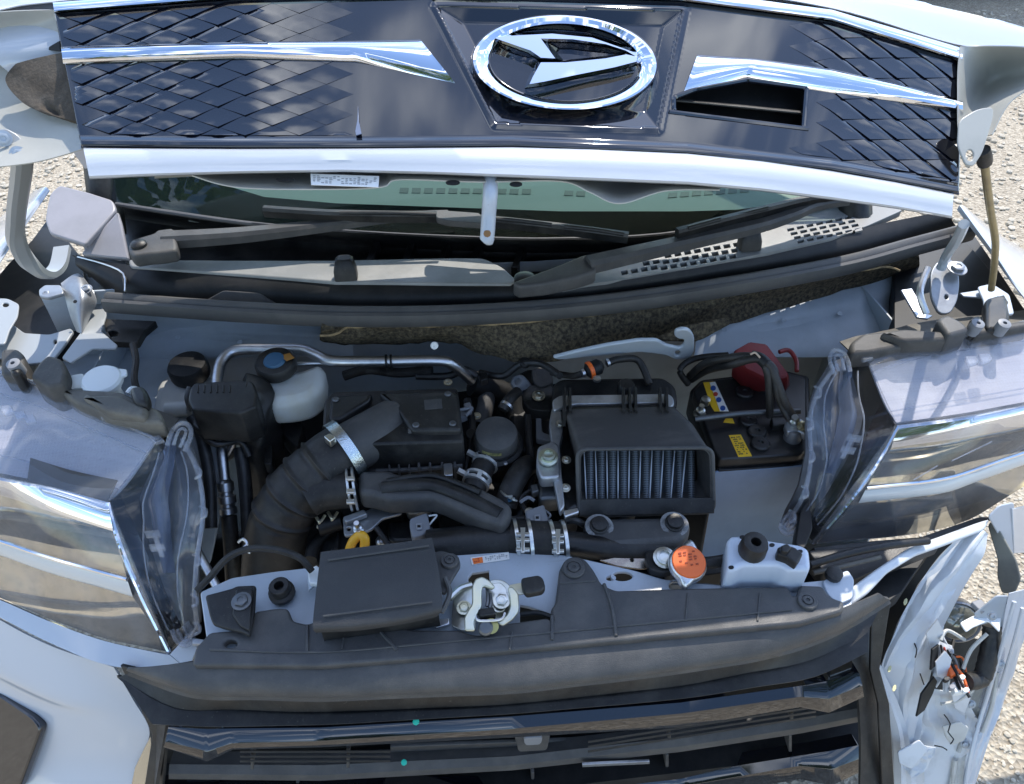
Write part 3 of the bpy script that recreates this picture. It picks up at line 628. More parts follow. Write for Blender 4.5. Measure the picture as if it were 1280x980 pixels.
# ---- washer jets
for (x, y, z) in ((433, 336, 1.012), (936, 299, 1.012)):
    p = Z(x, y+10, 1.002); u = Vector((.013, 0, 0)); bm = bmesh.new()
    rings_bm([[p+Vector((a*.0175, b*.013, 0)) for a, b in fillet([(-1, -1), (1, -1), (1, 1), (-1, 1)], .4, 3)], [p+Vector((a*.017, b*.012+.002, .014)) for a, b in fillet([(-1, -1), (1, -1), (1, 1), (-1, 1)], .4, 3)],
              [p+Vector((a*.0135, b*.009+.005, .028)) for a, b in fillet([(-1, -1), (1, -1), (1, 1), (-1, 1)], .5, 3)], [p+Vector((a*.010, b*.007+.006, .031)) for a, b in fillet([(-1, -1), (1, -1), (1, 1), (-1, 1)], .6, 3)]], bm=bm)
    from_bm('washer_jet', bm, PLAS, car, smooth=30)
# ---- wipers
wp = cpart('wiper', Z(180, 305, 1.03), label='left wiper, its blade running to the middle of the screen')
def zz(pts, z0, z1):
    n = len(pts)-1; return [Z(x, y, z0+(z1-z0)*i/n) for i, (x, y) in enumerate(pts)]
armprof = [(-.5, -.5), (.5, -.5), (.5, .2), (.3, .5), (-.3, .5), (-.5, .2)]
tube('wiper_arm', zz([(205, 299), (300, 293), (400, 282), (480, 272), (560, 267)], 1.035, 1.05), 0, PLASG, wp, k=5, prof=[(a*.030, b*.020) for a, b in armprof], rad=lambda s: 1-.55*s, smooth=25)
plate('arm_head', [(160, 305), (168, 298), (192, 291), (196, 287), (218, 284), (222, 312), (200, 316), (184, 317), (166, 320), (160, 314)], zp(1.042), .022, PLASG, wp, r=6, bev=.005)
lathe('pivot_cap', Z(174, 307, 1.042), (0, 0, 1), [(.012, 0), (.012, .004), (.009, .007), (.002, .008)], PLAS, wp)
tube('wiper_blade', zz([(330, 263), (410, 268), (500, 270), (560, 271), (690, 284), (785, 296)], 1.062, 1.045), 0, PLAS, wp, k=5, prof=[(-.004, -.010), (.004, -.010), (.006, .002), (.004, .007), (-.004, .007), (-.006, .002)], smooth=25)
for x0, y0, x1, y1 in ((330, 263, 400, 267), (425, 268, 560, 270.5), (590, 273, 690, 283), (705, 285, 780, 295)): tube('blade_holder', [Z(x0, y0-2, 1.066), Z((x0+x1)/2, (y0+y1)/2-3, 1.064), Z(x1, y1-2, 1.06)], .0032, PLAS, wp, seg=8)
plate('blade_clip', [(545, 262), (600, 266), (602, 279), (560, 276), (545, 272)], zp(1.072), .01, PLASG, wp, r=3)
wp = cpart('wiper', Z(700, 345, 1.03), label='right wiper, rising to the right behind the air slots')
tube('wiper_arm', zz([(735, 330), (800, 315), (880, 297), (950, 281), (990, 268), (1020, 256), (1060, 250)], 1.03, 1.05), 0, PLASG, wp, k=5, prof=[(a*.028, b*.020) for a, b in armprof], rad=lambda s: 1-.45*s, smooth=25)
plate('arm_head', [(640, 352), (700, 330), (728, 318), (742, 317), (746, 338), (720, 346), (680, 354), (648, 357)], zp(1.032), .024, PLASG, wp, r=5, bev=.005)
lathe('pivot_cap', Z(656, 352, 1.01), (0, 0, 1), [(.016, 0), (.016, .008), (.012, .011), (.002, .012)], PLAS, wp)
tube('wiper_blade', zz([(846, 291), (900, 277), (960, 262), (1010, 250), (1060, 243)], 1.052, 1.06), 0, PLAS, wp, k=5, prof=[(-.004, -.010), (.004, -.010), (.006, .002), (.004, .007), (-.004, .007), (-.006, .002)], smooth=25)
for x0, y0, x1, y1 in ((860, 286, 900, 275), (915, 272, 960, 261), (965, 259, 1010, 249)): tube('blade_holder', [Z(x0, y0-1, 1.058), Z(x1, y1-1, 1.062)], .0032, PLAS, wp, seg=8)
# ---- insulation felt under the seal
FT = [(402, 413), (440, 408), (560, 405), (640, 403), (750, 391), (900, 370), (1050, 342), (1150, 320)]
FB = [(400, 424), (430, 432), (560, 430), (640, 452), (720, 447), (830, 424), (960, 392), (1150, 336)]
rows = [[Z(x, y-12, .972) for x, y in FT], [Z(x, y, .958) for x, y in FT], [Z(x, (a*.4+y*.6), .93) for (x, y), (c, a) in zip(FB, FT)], [Z(x, y, .90) for x, y in FB]]
grid('insulation_felt', rows, 90, 16, FELT, car, .008, disp=lambda u, v, p: .007*noise.noise(p*22)+.003*noise.noise(p*60), label='brown felt pad hanging below the rubber seal')
tube('felt_edge', [Z(x, y-1.5+2.2*noise.noise(Vector((x*.04, 0, 0))), .962) for x, y in resample([(400, 421, 0), (422, 419, 0), (430, 411, 0), (560, 408, 0), (640, 406, 0), (750, 394, 0), (900, 372, 0), (1000, 352, 0), (1110, 334, 0), (1125, 340, 0)], 60) and [(p.x, p.y) for p in resample([(400, 421, 0), (422, 419, 0), (430, 411, 0), (560, 408, 0), (640, 406, 0), (750, 394, 0), (900, 372, 0), (1000, 352, 0), (1110, 334, 0), (1125, 340, 0)], 60)]], .0018, TAN, car, k=2, seg=6)
plate('felt_flap', [(815, 426), (850, 409), (905, 397), (918, 403), (880, 424), (868, 428)], p3(Z(815, 426, .94), Z(905, 397, .95), Z(868, 428, .925)), .01, FELT, car, r=4, bev=.003)
# ---- firewall and side aprons
fw = [[Vector((x, .565+.03*(x/.7)**2*0, z)) for x in (-.72, -.36, 0, .36, .72)] for z in (.97, .80, .35)]
grid('firewall', fw, 40, 20, BAYD, car, .003, disp=lambda u, v, p: .012*noise.noise(p*6))
for s in (-1, 1):
    ap = [[Vector((s*(.60+.04*(1-abs(y-.3))), y, z)) for y in (.58, .42, .27)] for z in (.90, .7, .3)]
    grid('inner_fender', ap, 16, 16, BAYD, car, .003)
bm = bmesh.new(); obox(Vector((0, .28, .32)), Vector((.62, 0, 0)), Vector((0, .30, 0)), Vector((0, 0, .02)), bm); from_bm('bay_floor', bm, DARK, car)
# pressed shelf at the left back and right back of the bay
def press(u, v, p): return .004*math.sin(v*9)*math.sin(u*3.1)+.006*noise.noise(p*9)+.0035*max(0, 1-abs(v-.45)*9)
zr = lambda q: [Z(x, y, z) for x, y, z in q]
grid('cowl_brace', [zr([(150, 376, .905), (240, 384, .905), (330, 390, .905), (440, 398, .90)]), zr([(158, 412, .885), (240, 416, .885), (330, 420, .885), (440, 424, .88)]), zr([(170, 452, .845), (240, 450, .845), (320, 446, .845), (442, 446, .845)])], 40, 16, BAYD, car, .003, disp=press)
grid('cowl_brace', [zr([(874, 380, .905), (950, 362, .905), (1040, 338, .905), (1150, 306, .905)]), zr([(872, 410, .885), (950, 402, .885), (1040, 384, .89), (1140, 360, .89)]), zr([(868, 448, .85), (950, 446, .85), (1040, 446, .85), (1140, 436, .85)])], 44, 18, BAYD, car, .003, disp=press)
for x, y in ((180, 418), (222, 422), (300, 428), (905, 412), (980, 400), (1050, 392), (1085, 420)): lathe('spot_weld', Z(x, y, .888), (0, -.4, .9), [(.0045, 0), (.004, .0008), (.002, .0004)], BAYD, car, seg=10)
plate('apron_top', [(60, 425), (120, 405), (190, 402), (222, 470), (215, 530), (120, 525), (40, 485)], zp(.85), .02, BAYD, car, r=6)
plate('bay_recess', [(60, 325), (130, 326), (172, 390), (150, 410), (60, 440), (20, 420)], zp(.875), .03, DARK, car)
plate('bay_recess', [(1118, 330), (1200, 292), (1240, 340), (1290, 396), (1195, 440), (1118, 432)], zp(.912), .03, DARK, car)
plate('hook_brace', [(690, 448), (722, 440), (760, 432), (800, 426), (822, 426), (834, 433), (850, 436), (856, 432), (855, 424), (848, 424), (843, 420), (844, 415), (852, 412), (862, 413), (868, 421), (868, 441), (860, 450), (845, 450), (832, 444), (800, 440), (740, 446), (700, 450)],
      p3(Z(690, 448, .935), Z(868, 430, .94), Z(800, 440, .93)), .006, BAY, car, r=5, bev=.002, holes=[ell(847, 442, 3.6, 3.4)], label='pale brace ending in a hook with a hole')
# ---- hinges
def hinge(pts, plate_px, zbr, bolts, lab, mt, side):
    h = cpart('hinge', pts[-1], label=lab)
    tube('hinge_arm', pts, 0, mt, h, k=6, prof=[(-.004, -.013), (.004, -.013), (.006, -.004), (.006, .004), (.004, .013), (-.004, .013)], up=Vector((1, 0, 0)), smooth=25)
    return h
HP_ = 0
hp = [D(2, 172, .835), D(26, 186, .845), D(27, 215, .88), D(21, 262, .95), D(20, 298, 1.0), D(34, 326, 1.05), D(56, 343, 1.09), D(72, 334, 1.12), D(78, 310, 1.15)]
h = cpart('hinge', hp[-2], label='pale gooseneck hinge arm at the left')
tube('hinge_arm', hp, 0, HINGEP, h, k=7, prof=[(-.011, -.004), (-.006, -.0065), (.006, -.0065), (.011, -.004), (.011, .004), (-.011, .004)], smooth=25)
plate('hinge_leaf', [(-10, 162), (8, 160), (22, 168), (37, 185), (34, 200), (14, 200), (-10, 192)], p3(D(-10, 162, .826), D(37, 185, .835), D(14, 200, .828)), .004, HINGEP, h, r=4)
for x, y in ((4, 173), (23, 193)): bolt(D(x, y, .824), -ray(x, y), .0065, BAY, h)
grid('hinge_bracket', [[Z(*q) for q in r] for r in ([(76, 354, .985), (98, 342, .987), (117, 364, .972)], [(82, 375, .970), (101, 366, .985), (121, 378, .963)], [(88, 396, .955), (101, 392, .966), (114, 393, .953)], [(96, 415, .943), (102, 416, .947), (107, 411, .943)])], 20, 20, STEEL, h, .004)
plate('hinge_bracket', [(48, 362), (56, 356), (76, 356), (80, 366), (60, 372), (49, 370)], zp(.985), .006, STEEL, h, r=3)
lathe('bracket_hole', Z(94, 377, .983), (0, -.4, .9), [(.003, 0), (.0028, .0005), (.001, .0003)], DARK, h, seg=10)
for x, y, s in ((58, 368, .006), (108, 362, .007)): bolt(Z(x, y, .982), (0, -.3, .95), s, STEEL, h)
plate('brace_strip', [(121, 377), (130, 378), (133, 393), (127, 414), (147, 431), (144, 436), (115, 436), (88, 454), (77, 447), (103, 412)], zp(.946), .004, HINGEP, h, r=2)
plate('seal_gusset', [(128, 398), (196, 401), (180, 414), (172, 428), (140, 427), (132, 414)], zp(.938), .012, PLAS, h, r=3, holes=[ell(141, 417, 7, 4)])
h = cpart('hinge', Z(1180, 360, .98), label='bright right hinge, bent and standing on its bracket')
plate('hinge_leaf', [(1163, 340), (1172, 326), (1188, 322), (1196, 332), (1200, 352), (1197, 376), (1188, 392), (1174, 392), (1164, 372)], p3(Z(1163, 340, .99), Z(1200, 350, .985), Z(1176, 392, .96)), .006, STEEL, h, r=8, holes=[ell(1183, 371, 2.2, 3)])
plate('hinge_bracket', [(1126, 362), (1140, 360), (1152, 380), (1158, 392), (1166, 394), (1160, 398), (1146, 396)], zp(.965), .004, ALU, h)
tube('hinge_arm', [Z(1176, 336, 1.0), Z(1184, 318, 1.03), D(1196, 300, 1.06), D(1205, 280, 1.0)], .007, BAY, h, seg=8)
tube('hinge_arm', [Z(1158, 392, .975), Z(1150, 365, 1.0), Z(1160, 335, 1.02)], .005, ALU, h, seg=8)
bolt(Z(1196, 336, 1.0), (0, -.2, 1), .011, STEEL, h)
# ---- prop rod
pr = cpart('prop_rod', Z(1244, 350, .98), label='brass coloured prop rod standing at the right')
tube('rod', [D(1230, 194, .885), D(1233, 225, .93), D(1238, 262, .99), D(1244, 300, 1.05), D(1243, 330, 1.10), D(1239, 362, 1.14)], .0048, PROP, pr, seg=10)
tube('rod_grip', [D(1228, 188, .878), D(1230, 194, .884), D(1231, 203, .897)], .0085, RUB, pr, seg=10)
# ---- fenders and the dark wells beside the bay
f = cpart('fender', Vector((-.70, .45, .9)), label='left front fender, lit along its top edge')
rows = [[Z(x, y, z) for x, y, z in r] for r in ([(62, 238, 1.03), (30, 285, 1.0), (4, 322, .97), (-60, 420, .95)], [(50, 235, 1.02), (8, 290, .99), (-30, 340, .95), (-120, 440, .9)], [(10, 262, .9), (-60, 330, .85), (-140, 400, .8), (-240, 520, .7)])]
grid('fender_skin', rows, 14, 10, WHITE, f, .001)
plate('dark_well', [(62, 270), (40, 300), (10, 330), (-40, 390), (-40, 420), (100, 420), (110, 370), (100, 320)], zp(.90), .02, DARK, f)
plate('fender_bracket', [(-20, 372), (10, 373), (24, 380), (22, 396), (12, 412), (6, 430), (-20, 430)], zp(.965), .003, HINGEP, f, r=4, holes=[ell(7, 381, 4, 2.6)])
plate('fender_rail', [(-30, 402), (16, 405), (30, 416), (62, 418), (88, 410), (92, 414), (80, 432), (64, 452), (34, 455), (-30, 440)], zp(.945), .005, HINGEP, f, r=4, label='pale inner rail', holes=[ell(69, 427, 2, 3)])
f = cpart('fender', Vector((.80, .45, .9)), label='right front fender edge beside the prop rod')
rows = [[Z(x, y, z) for x, y, z in r] for r in ([(1196, 262, 1.02), (1240, 320, .99), (1275, 368, .97), (1330, 430, .95)], [(1206, 258, 1.02), (1255, 318, .99), (1290, 362, .96), (1350, 430, .93)], [(1240, 290, .9), (1330, 340, .85), (1400, 380, .8), (1470, 450, .7)])]
grid('fender_skin', rows, 14, 10, WHITE, f, .001)
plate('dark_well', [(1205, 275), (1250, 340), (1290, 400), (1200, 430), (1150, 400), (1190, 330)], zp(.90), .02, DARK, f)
plate('fender_bracket', [(1222, 358), (1240, 354), (1262, 368), (1268, 392), (1252, 394), (1240, 400), (1228, 402), (1230, 376)], zp(.975), .004, BAY, f, r=3)
bolt(Z(1250, 377, .978), (0, 0, 1), .008, RUB, f)
plate('fender_rail', [(1200, 366), (1225, 362), (1230, 372), (1205, 370)], zp(.965), .003, BAY, f)
# ---- headlights
BEZEL = mat('lamp_bezel', (.56, .56, .61), .75, bump=.8, bscale=900, mott=-.1, mscale=10, mcol=(.50, .50, .54), bdist=.0008, spec=.2)
def dotted(m, s, k):
    t = m.node_tree; b = t.nodes['Principled BSDF']; c = t.nodes.new('ShaderNodeTexCoord'); ch = t.nodes.new('ShaderNodeTexVoronoi'); ch.inputs['Scale'].default_value = s; ch.inputs['Randomness'].default_value = 0
    r = t.nodes.new('ShaderNodeMapRange'); r.inputs[1].default_value = .2; r.inputs[2].default_value = .5; r.inputs[3].default_value = k; r.inputs[4].default_value = 1.0; mxn = t.nodes.new('ShaderNodeMix'); mxn.data_type = 'RGBA'; mxn.blend_type = 'MULTIPLY'; mxn.inputs[0].default_value = 1
    old = b.inputs['Base Color'].links[0].from_socket; t.links.new(c.outputs['Object'], ch.inputs['Vector']); t.links.new(ch.outputs['Distance'], r.inputs[0]); t.links.new(old, mxn.inputs[6]); t.links.new(r.outputs[0], mxn.inputs[7]); t.links.new(mxn.outputs[2], b.inputs['Base Color'])
dotted(BEZEL, 210, .88)
BEZEL_SHADOW = mat('lamp_bezel_shadow', (.045, .042, .040), .4)  # near-black colour for the shadow painted on the left bezel
GUIDE = mat('light_guide', (.62, .62, .60), .25, coat=.6, sss=.1)
DRL = mat('lamp_black', (.010, .010, .012), .22, coat=.5)
LHOUS = mat('lamp_housing', (.09, .084, .072), .6, mott=1, mscale=20, mcol=(.17, .155, .125), bump=.3, bscale=300)
def deep(q, d): p = Z(*q); v = p-CAM; return p + v.normalized()*d
def headlight(lab, rear, crest, s1, s2t, s2b, bottom, side, corner, drl, back_px):
    h = cpart('headlight', Z(*crest[len(crest)//2]), label=lab)
    n = 6
    def line(q, d=0, k=8):
        # polyline with z, resampled, pushed back by d along the sight line
        return [p if d == 0 else p+(p-CAM).normalized()*d for p in resample([Z(*a) for a in q], k)]
    # clear shell
    grid('lens', [line(rear), line(crest)], 24, 8, LENS, h, .0025, linear_v=True)
    mid = [a.lerp(b, .5)+(CAM-a.lerp(b, .5)).normalized()*.010 for a, b in zip(line(crest), line(bottom))]
    grid('lens', [line(crest), mid, line(bottom)], 24, 10, LENS, h, .0025)
    sc_ = resample([Z(*rear[-1])]+[Z(*a) for a in corner], 12); si = resample([Z(*a) for a in side], 12)
    smid = [a.lerp(b, .55)+Vector((0, .012, -.02)) for a, b in zip(sc_, si)]
    grid('lens_side', [sc_, smid, si], 24, 8, LENSS, h, .003, disp=lambda u, v, p: .004*math.sin(u*16)*math.sin(v*3.1))
    tube('lens_rim', [Z(*a) for a in side], .0030, LENSE, h, seg=8)
    for a in side[1:-1]: tube('edge_clip', [Z(a[0]-4, a[1]-7, a[2]+.003), Z(a[0]+3, a[1]-3, a[2]+.005), Z(a[0]+3, a[1]+5, a[2]+.003), Z(a[0]-3, a[1]+8, a[2])], .002, LENSE, h, seg=6)
    tube('lens_rim', [Z(*a) for a in rear], .0022, LENSE, h, seg=8)
    for a in rear[1:]:
        pl = zp(a[2]+.004); plate('lens_clip', [(a[0]-9, a[1]-3), (a[0]+3, a[1]-6), (a[0]+9, a[1]+1), (a[0]-3, a[1]+4)], pl, .006, LENSE, h, bev=.0015)
    # inside: bezel under the top, mirror bowls between two bars
    cr_in = [a.lerp(b, .96) for a, b in zip(line(rear, .022), line(crest, .022))]
    grid('bezel', [line(rear, .022), [a.lerp(b, .6)+Vector((0, 0, -.006)) for a, b in zip(line(rear, .022), line(crest, .022))], cr_in], 24, 10, BEZEL, h, .003)
    for t_, w_ in ((.22, .0011), (.80, .0014)): tube('mould_line', [a.lerp(b, t_) for a, b in zip(line(rear, .019), line(crest, .019))], w_, LENSE, h, k=2, seg=5)
    s1d = line(s1, .012)
    def dline(q, d): return [p+(p-CAM).normalized()*d for p in resample([Z(*a) for a in q], 8)]
    def barpart(nm, t, b, mt, d0, bow):
        T, B = dline(t, d0), dline(b, d0); R_ = []
        for a, c in zip(catmull(T, 3), catmull(B, 3)):
            v = (CAM-a).normalized(); R_.append([a, a.lerp(c, .15)+v*bow*.8, a.lerp(c, .45)+v*bow, a.lerp(c, .85)+v*bow*.7, c, c-v*.012, a-v*.012])
        from_bm(nm, rings_bm(R_), mt, h, smooth=30)
    barpart('chrome_strip', crest, s1, CHROME, .006, .004)
    barpart('light_guide', s2t, s2b, GUIDE, .010, .006)
    tube('chrome_edge', dline(s2t, .006), .0028, CHROME, h, k=3, seg=8)
    for t, b, tp in ((s1, s2t, .40), (s2b, bottom, .40)):
        T = dline(t, .05); B = []
        for p, q in zip(T, resample([Z(*a) for a in b], 8)):
            # the back of each bowl: a nearly upright mirror below its upper edge
            d = (q-CAM); y = p.y; 
            for _ in range(6):
                c = CAM+d*((y-CAM.y)/d.y); y = p.y-tp*max(0, p.z-c.z)
            B.append(c)
        M_ = [a.lerp(c, .5)+Vector((0, .0012, 0)) for a, c in zip(T, B)]
        grid('reflector', [T, M_, B], 24, 10, REFL, h, .002)
    tube('chrome_edge', [p+(p-CAM).normalized()*.006 for p in [Z(*a) for a in corner]], .0036, CHROME, h, k=5, seg=8)
    D_ = [[p for p in resample([Z(*a)+(Z(*a)-CAM).normalized()*.012 for a in drl[0]], 8)], [p for p in resample([Z(*a)+(Z(*a)-CAM).normalized()*.03 for a in drl[1]], 8)]]
    grid('lamp_side_panel', D_, 16, 5, DRL, h, .003, linear_v=True)
    # pale moulded light pipe inside the clear side
    gi = [a.lerp(b, .34)+Vector((0, .02, -.012)) for a, b in zip(sc_, si)]
    go = [a.lerp(b, .56)+Vector((0, .02, -.012)) for a, b in zip(sc_, si)]
    grid('light_pipe', [gi[:9], [(a+b)/2+Vector((0, -.007, .010)) for a, b in zip(gi[:9], go[:9])], go[:9]], 30, 8, MATS.get('light_pipe') or clear('light_pipe', (.70, .75, .84), .10, haze=.12, hcol=(.42, .48, .60)), h, .003)
    for k_ in (.25, .74): tube('mould_line', [a.lerp(b, k_+.1*math.sin(i_*.5))+Vector((0, .006, -.002)) for i_, (a, b) in enumerate(zip(sc_, si))][1:-1], .0012, LENSE, h, k=2, seg=5)
    grid('side_web', [[a.lerp(b, .2)+Vector((0, .03, -.02)) for a, b in zip(sc_, si)], [a.lerp(b, .95)+Vector((0, .02, -.015)) for a, b in zip(sc_, si)]], 12, 4, mat('lamp_side_web', (.06, .062, .066), .5, mott=1, mscale=20, mcol=(.11, .11, .11)), h, .003, linear_v=True)
    # clip and tabs
    m_ = sc_[6].lerp(si[6], .48); e1 = (si[6]-sc_[6]).normalized(); e2 = (sc_[8]-sc_[4]).normalized()
    for k in (-.010, .008): from_bm('bulb_clip', obox(m_+e2*k+Vector((0, -.004, .009)), e1*.009, e2*.0035, Vector((0, 0, .0022))), LENSE, h)
    from_bm('bulb_clip', obox(m_+e2*.004+e1*.002+Vector((0, -.004, .008)), e1*.003, e2*.015, Vector((0, 0, .0016))), LENSE, h)
    for q, rr in ((side[0], .015), (side[-1], .012)):
        p = Z(*q)+Vector((0, 0, .006)); c_ = (sum(sc_, Vector())/len(sc_)-p).normalized(); sx = c_.cross(Vector((0, -.5, .86))).normalized()
        tube('lens_tab', [p+c_*rr*1.2-sx*rr*.8, p-c_*rr*.1-sx*rr*.85, p-c_*rr*.95-sx*rr*.4, p-c_*rr*.95+sx*rr*.4, p-c_*rr*.1+sx*rr*.85, p+c_*rr*1.2+sx*rr*.8], .0030, LENSE, h, seg=8)
        tube('lens_tab', [p+c_*rr*1.0-sx*rr*.3, p-c_*rr*.4-sx*rr*.3, p-c_*rr*.4+sx*rr*.3, p+c_*rr*1.0+sx*rr*.3], .0022, LENSE, h, seg=6)
        from_bm('tab_web', obox(p-Vector((0, 0, .003)), c_*rr*.9, sx*rr*.75, Vector((0, 0, .0012))), LENSS, h)
    # opaque housing behind everything
    rr = line(rear, .012); bb = [p+Vector((0, .05, -.03)) for p in line(back_px)]
    grid('housing', [rr, [p+Vector((0, .02, -.015)) for p in rr], bb], 24, 8, LHOUS, h, .003, disp=lambda u, v, p: .005*noise.noise(p*25))
    hb = [p+Vector((0, .045, -.04)) for p in line(rear)]; hc = [p+(p-CAM).normalized()*.10+Vector((0, .03, 0)) for p in line(bottom)]
    grid('housing_shell', [hb, hc], 16, 6, DARK, h, .003, linear_v=True)
    return h
lampL = headlight('left headlight, whole, with its grey top and mirror bowls',
    [(-60, 450, .965), (0, 464, .965), (60, 485, .962), (130, 519, .956), (196, 549, .95)],
    [(-60, 585, .925), (0, 597, .925), (70, 610, .92), (135, 628, .915)],
    [(-60, 612, .90), (0, 618, .90), (70, 642, .896), (141, 664, .892)],
    [(-60, 662, .845), (0, 676, .845), (60, 697, .845), (159, 724, .845)],
    [(-60, 682, .825), (0, 694, .825), (60, 716, .825), (166, 746, .825)],
    [(-60, 725, .735), (0, 747, .74), (60, 773, .745), (130, 798, .75), (211, 815, .755)],
    [(228, 548, .948), (247, 590, .925), (254, 640, .895), (246, 700, .86), (243, 750, .825), (246, 785, .79), (232, 798, .77)],
    [(135, 628, .915), (150, 680, .875), (175, 740, .825), (212, 815, .755)],
    ([(137, 628, .915), (150, 675, .88), (178, 740, .82), (213, 812, .757)], [(150, 617, .915), (176, 675, .875), (205, 740, .815), (236, 794, .765)]),
    [(-60, 440, .95), (20, 462, .95), (100, 490, .945), (205, 535, .94)])
lampR = headlight('right headlight, dusty and knocked back, scratched across its face',
    [(1350, 396, .98), (1280, 405, .975), (1210, 415, .97), (1150, 425, .965), (1083, 446, .96)],
    [(1350, 494, .94), (1280, 507, .94), (1200, 522, .935), (1122, 532, .93)],
    [(1350, 520, .91), (1280, 533, .91), (1200, 548, .908), (1114, 560, .905)],
    [(1350, 545, .875), (1280, 566, .87), (1180, 600, .862), (1083, 610, .862)],
    [(1350, 560, .86), (1280, 581, .855), (1180, 617, .845), (1073, 629, .845)],
    [(1350, 560, .80), (1280, 608, .79), (1216, 648, .78), (1150, 668, .775), (1015, 680, .785)],
    [(1047, 455, .955), (1022, 490, .935), (1012, 530, .915), (1014, 570, .895), (1006, 615, .865), (990, 645, .83), (985, 660, .81)],
    [(1122, 532, .93), (1095, 580, .89), (1060, 630, .84), (1016, 680, .785)],
    ([(1120, 532, .93), (1093, 580, .89), (1058, 630, .84), (1017, 678, .787)], [(1100, 505, .93), (1070, 570, .885), (1036, 625, .835), (1000, 660, .795)]),
    [(1350, 385, .96), (1280, 395, .96), (1180, 408, .955), (1075, 432, .95)])
for a, b in (((1142, 600, .885), (1172, 582, .895)), ((1190, 576, .897), (1240, 552, .91))): tube('scratch', [Z(*a)+(CAM-Z(*a)).normalized()*.012, Z(*b)+(CAM-Z(*b)).normalized()*.012], .0009, LENSE, lampR, k=4, seg=5)
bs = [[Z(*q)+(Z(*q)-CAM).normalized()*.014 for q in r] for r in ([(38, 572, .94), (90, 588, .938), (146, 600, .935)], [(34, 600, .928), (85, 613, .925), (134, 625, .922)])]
grid('bezel_shadow', bs, 10, 4, BEZEL_SHADOW, lampL, .003, linear_v=True)  # strip coloured dark in place of a cast shadow above the crest
for x, y in ((8, 512), (24, 518), (36, 523), (1215, 450), (1232, 447)):
    plate('moulded_clip', [(x-9, y-5), (x+6, y-6), (x+9, y+3), (x-4, y+6)], zp(.968 if x < 600 else .972), .006, LENSE, lampL if x < 600 else lampR, r=2)
# lumpy backs of the lamps
def lump(name, px, z, h, mt, par, r=6, bev=.006): return boxy(name, px, z, h, mt, par, r, bev)
for par, items in ((lampL, [([(0, 436), (20, 434), (30, 442), (30, 470), (0, 468)], .975, .05, PLASD), ([(36, 470), (48, 452), (60, 442), (78, 448), (84, 462), (80, 480), (60, 484)], .985, .05, PLASD), ([(9, 452), (23, 449), (26, 465), (12, 468)], .99, .04, PLAS),
        ([(70, 484), (150, 488), (200, 512), (205, 528), (180, 528), (130, 516), (90, 500)], .972, .03, LHOUS), ([(160, 484), (178, 480), (186, 492), (184, 506), (166, 502)], .985, .02, PLAS), ([(100, 494), (150, 492), (186, 510), (180, 522), (130, 512)], .98, .02, LHOUS)]),
        (lampR, [([(1062, 428), (1078, 416), (1120, 412), (1160, 418), (1180, 414), (1160, 426), (1090, 440), (1064, 442)], .972, .03, PLASD), ([(1100, 415), (1128, 410), (1190, 414), (1186, 424), (1130, 426)], .982, .03, PLASD), ([(1170, 398), (1184, 392), (1204, 402), (1214, 412), (1186, 420)], .99, .04, PLASG), ([(1212, 396), (1226, 392), (1232, 406), (1218, 410)], .99, .03, PLAS),
        ([(1232, 410), (1232, 372), (1258, 366), (1264, 394), (1262, 406), (1244, 412)], .985, .02, PLAS), ([(1215, 408), (1290, 398), (1290, 408), (1220, 418)], .98, .03, PLASD)])):
    for px, z, hh, mt in items: lump('lamp_back', px, z, hh, mt, par)
for x, y in ((16, 454), (1223, 404), (1256, 404)): lathe('screw_boss', Z(x, y, .995), (0, -.2, 1), [(.009, -.02), (.009, 0), (.006, .001), (.003, .001), (.003, -.004)], GREYC, lampL if x < 600 else lampR, seg=14)
# ---- front bumper
bp = cpart('front_bumper', Vector((0, -.05, .6)), label='white front bumper, whole at the left')
trim = [[Z(*a) for a in r] for r in ([(-60, 728, .735), (0, 750, .74), (60, 776, .745), (130, 801, .75), (212, 819, .755)], [(-60, 742, .728), (0, 772, .73), (70, 807, .735), (142, 833, .74), (234, 837, .748)])]
grid('lamp_trim', trim, 24, 6, WHITE, bp, .006, linear_v=True)
plate('trim_corner', [(212, 818), (232, 796), (246, 801), (246, 812), (235, 838)], p3(Z(212, 818, .755), Z(246, 801, .765), Z(235, 838, .748)), .006, WHITE, bp, bev=.001)
plate('trim_pin', [(240, 797), (255, 799), (255, 804), (240, 805)], zp(.772), .006, WHITE, bp)
rows = [[Z(*a) for a in r] for r in ([(-70, 728, .72), (-10, 769, .72), (60, 806, .724), (142, 834, .727)], [(-70, 800, .655), (-10, 835, .66), (80, 872, .665), (166, 874, .675)], [(-70, 830, .62), (-10, 853, .625), (80, 893, .63), (187, 915, .63)], [(-70, 920, .53), (-10, 930, .54), (80, 950, .55), (172, 955, .57)], [(-70, 1010, .44), (-10, 1010, .47), (70, 1010, .49), (160, 1010, .51)])]
grid('bumper_skin', rows, 30, 30, WHITE, bp, .003)
rp = p3(Z(0, 870, .607), Z(46, 905, .602), Z(10, 985, .50))
plate('corner_inset', [(-40, 850), (0, 869), (40, 896), (51, 910), (46, 925), (22, 990), (-40, 990)], (rp[0]+rp[1]*.006, rp[1]), .012, GLOSS, bp, r=8, bev=.003)
plate('corner_molding', [(189, 918), (190, 985), (163, 985), (168, 960), (180, 935)], p3(Z(189, 918, .635), Z(189, 985, .55), Z(165, 985, .545)), .01, mat('corner_moulding', (.5, .47, .40), .12, metal=.8), bp)
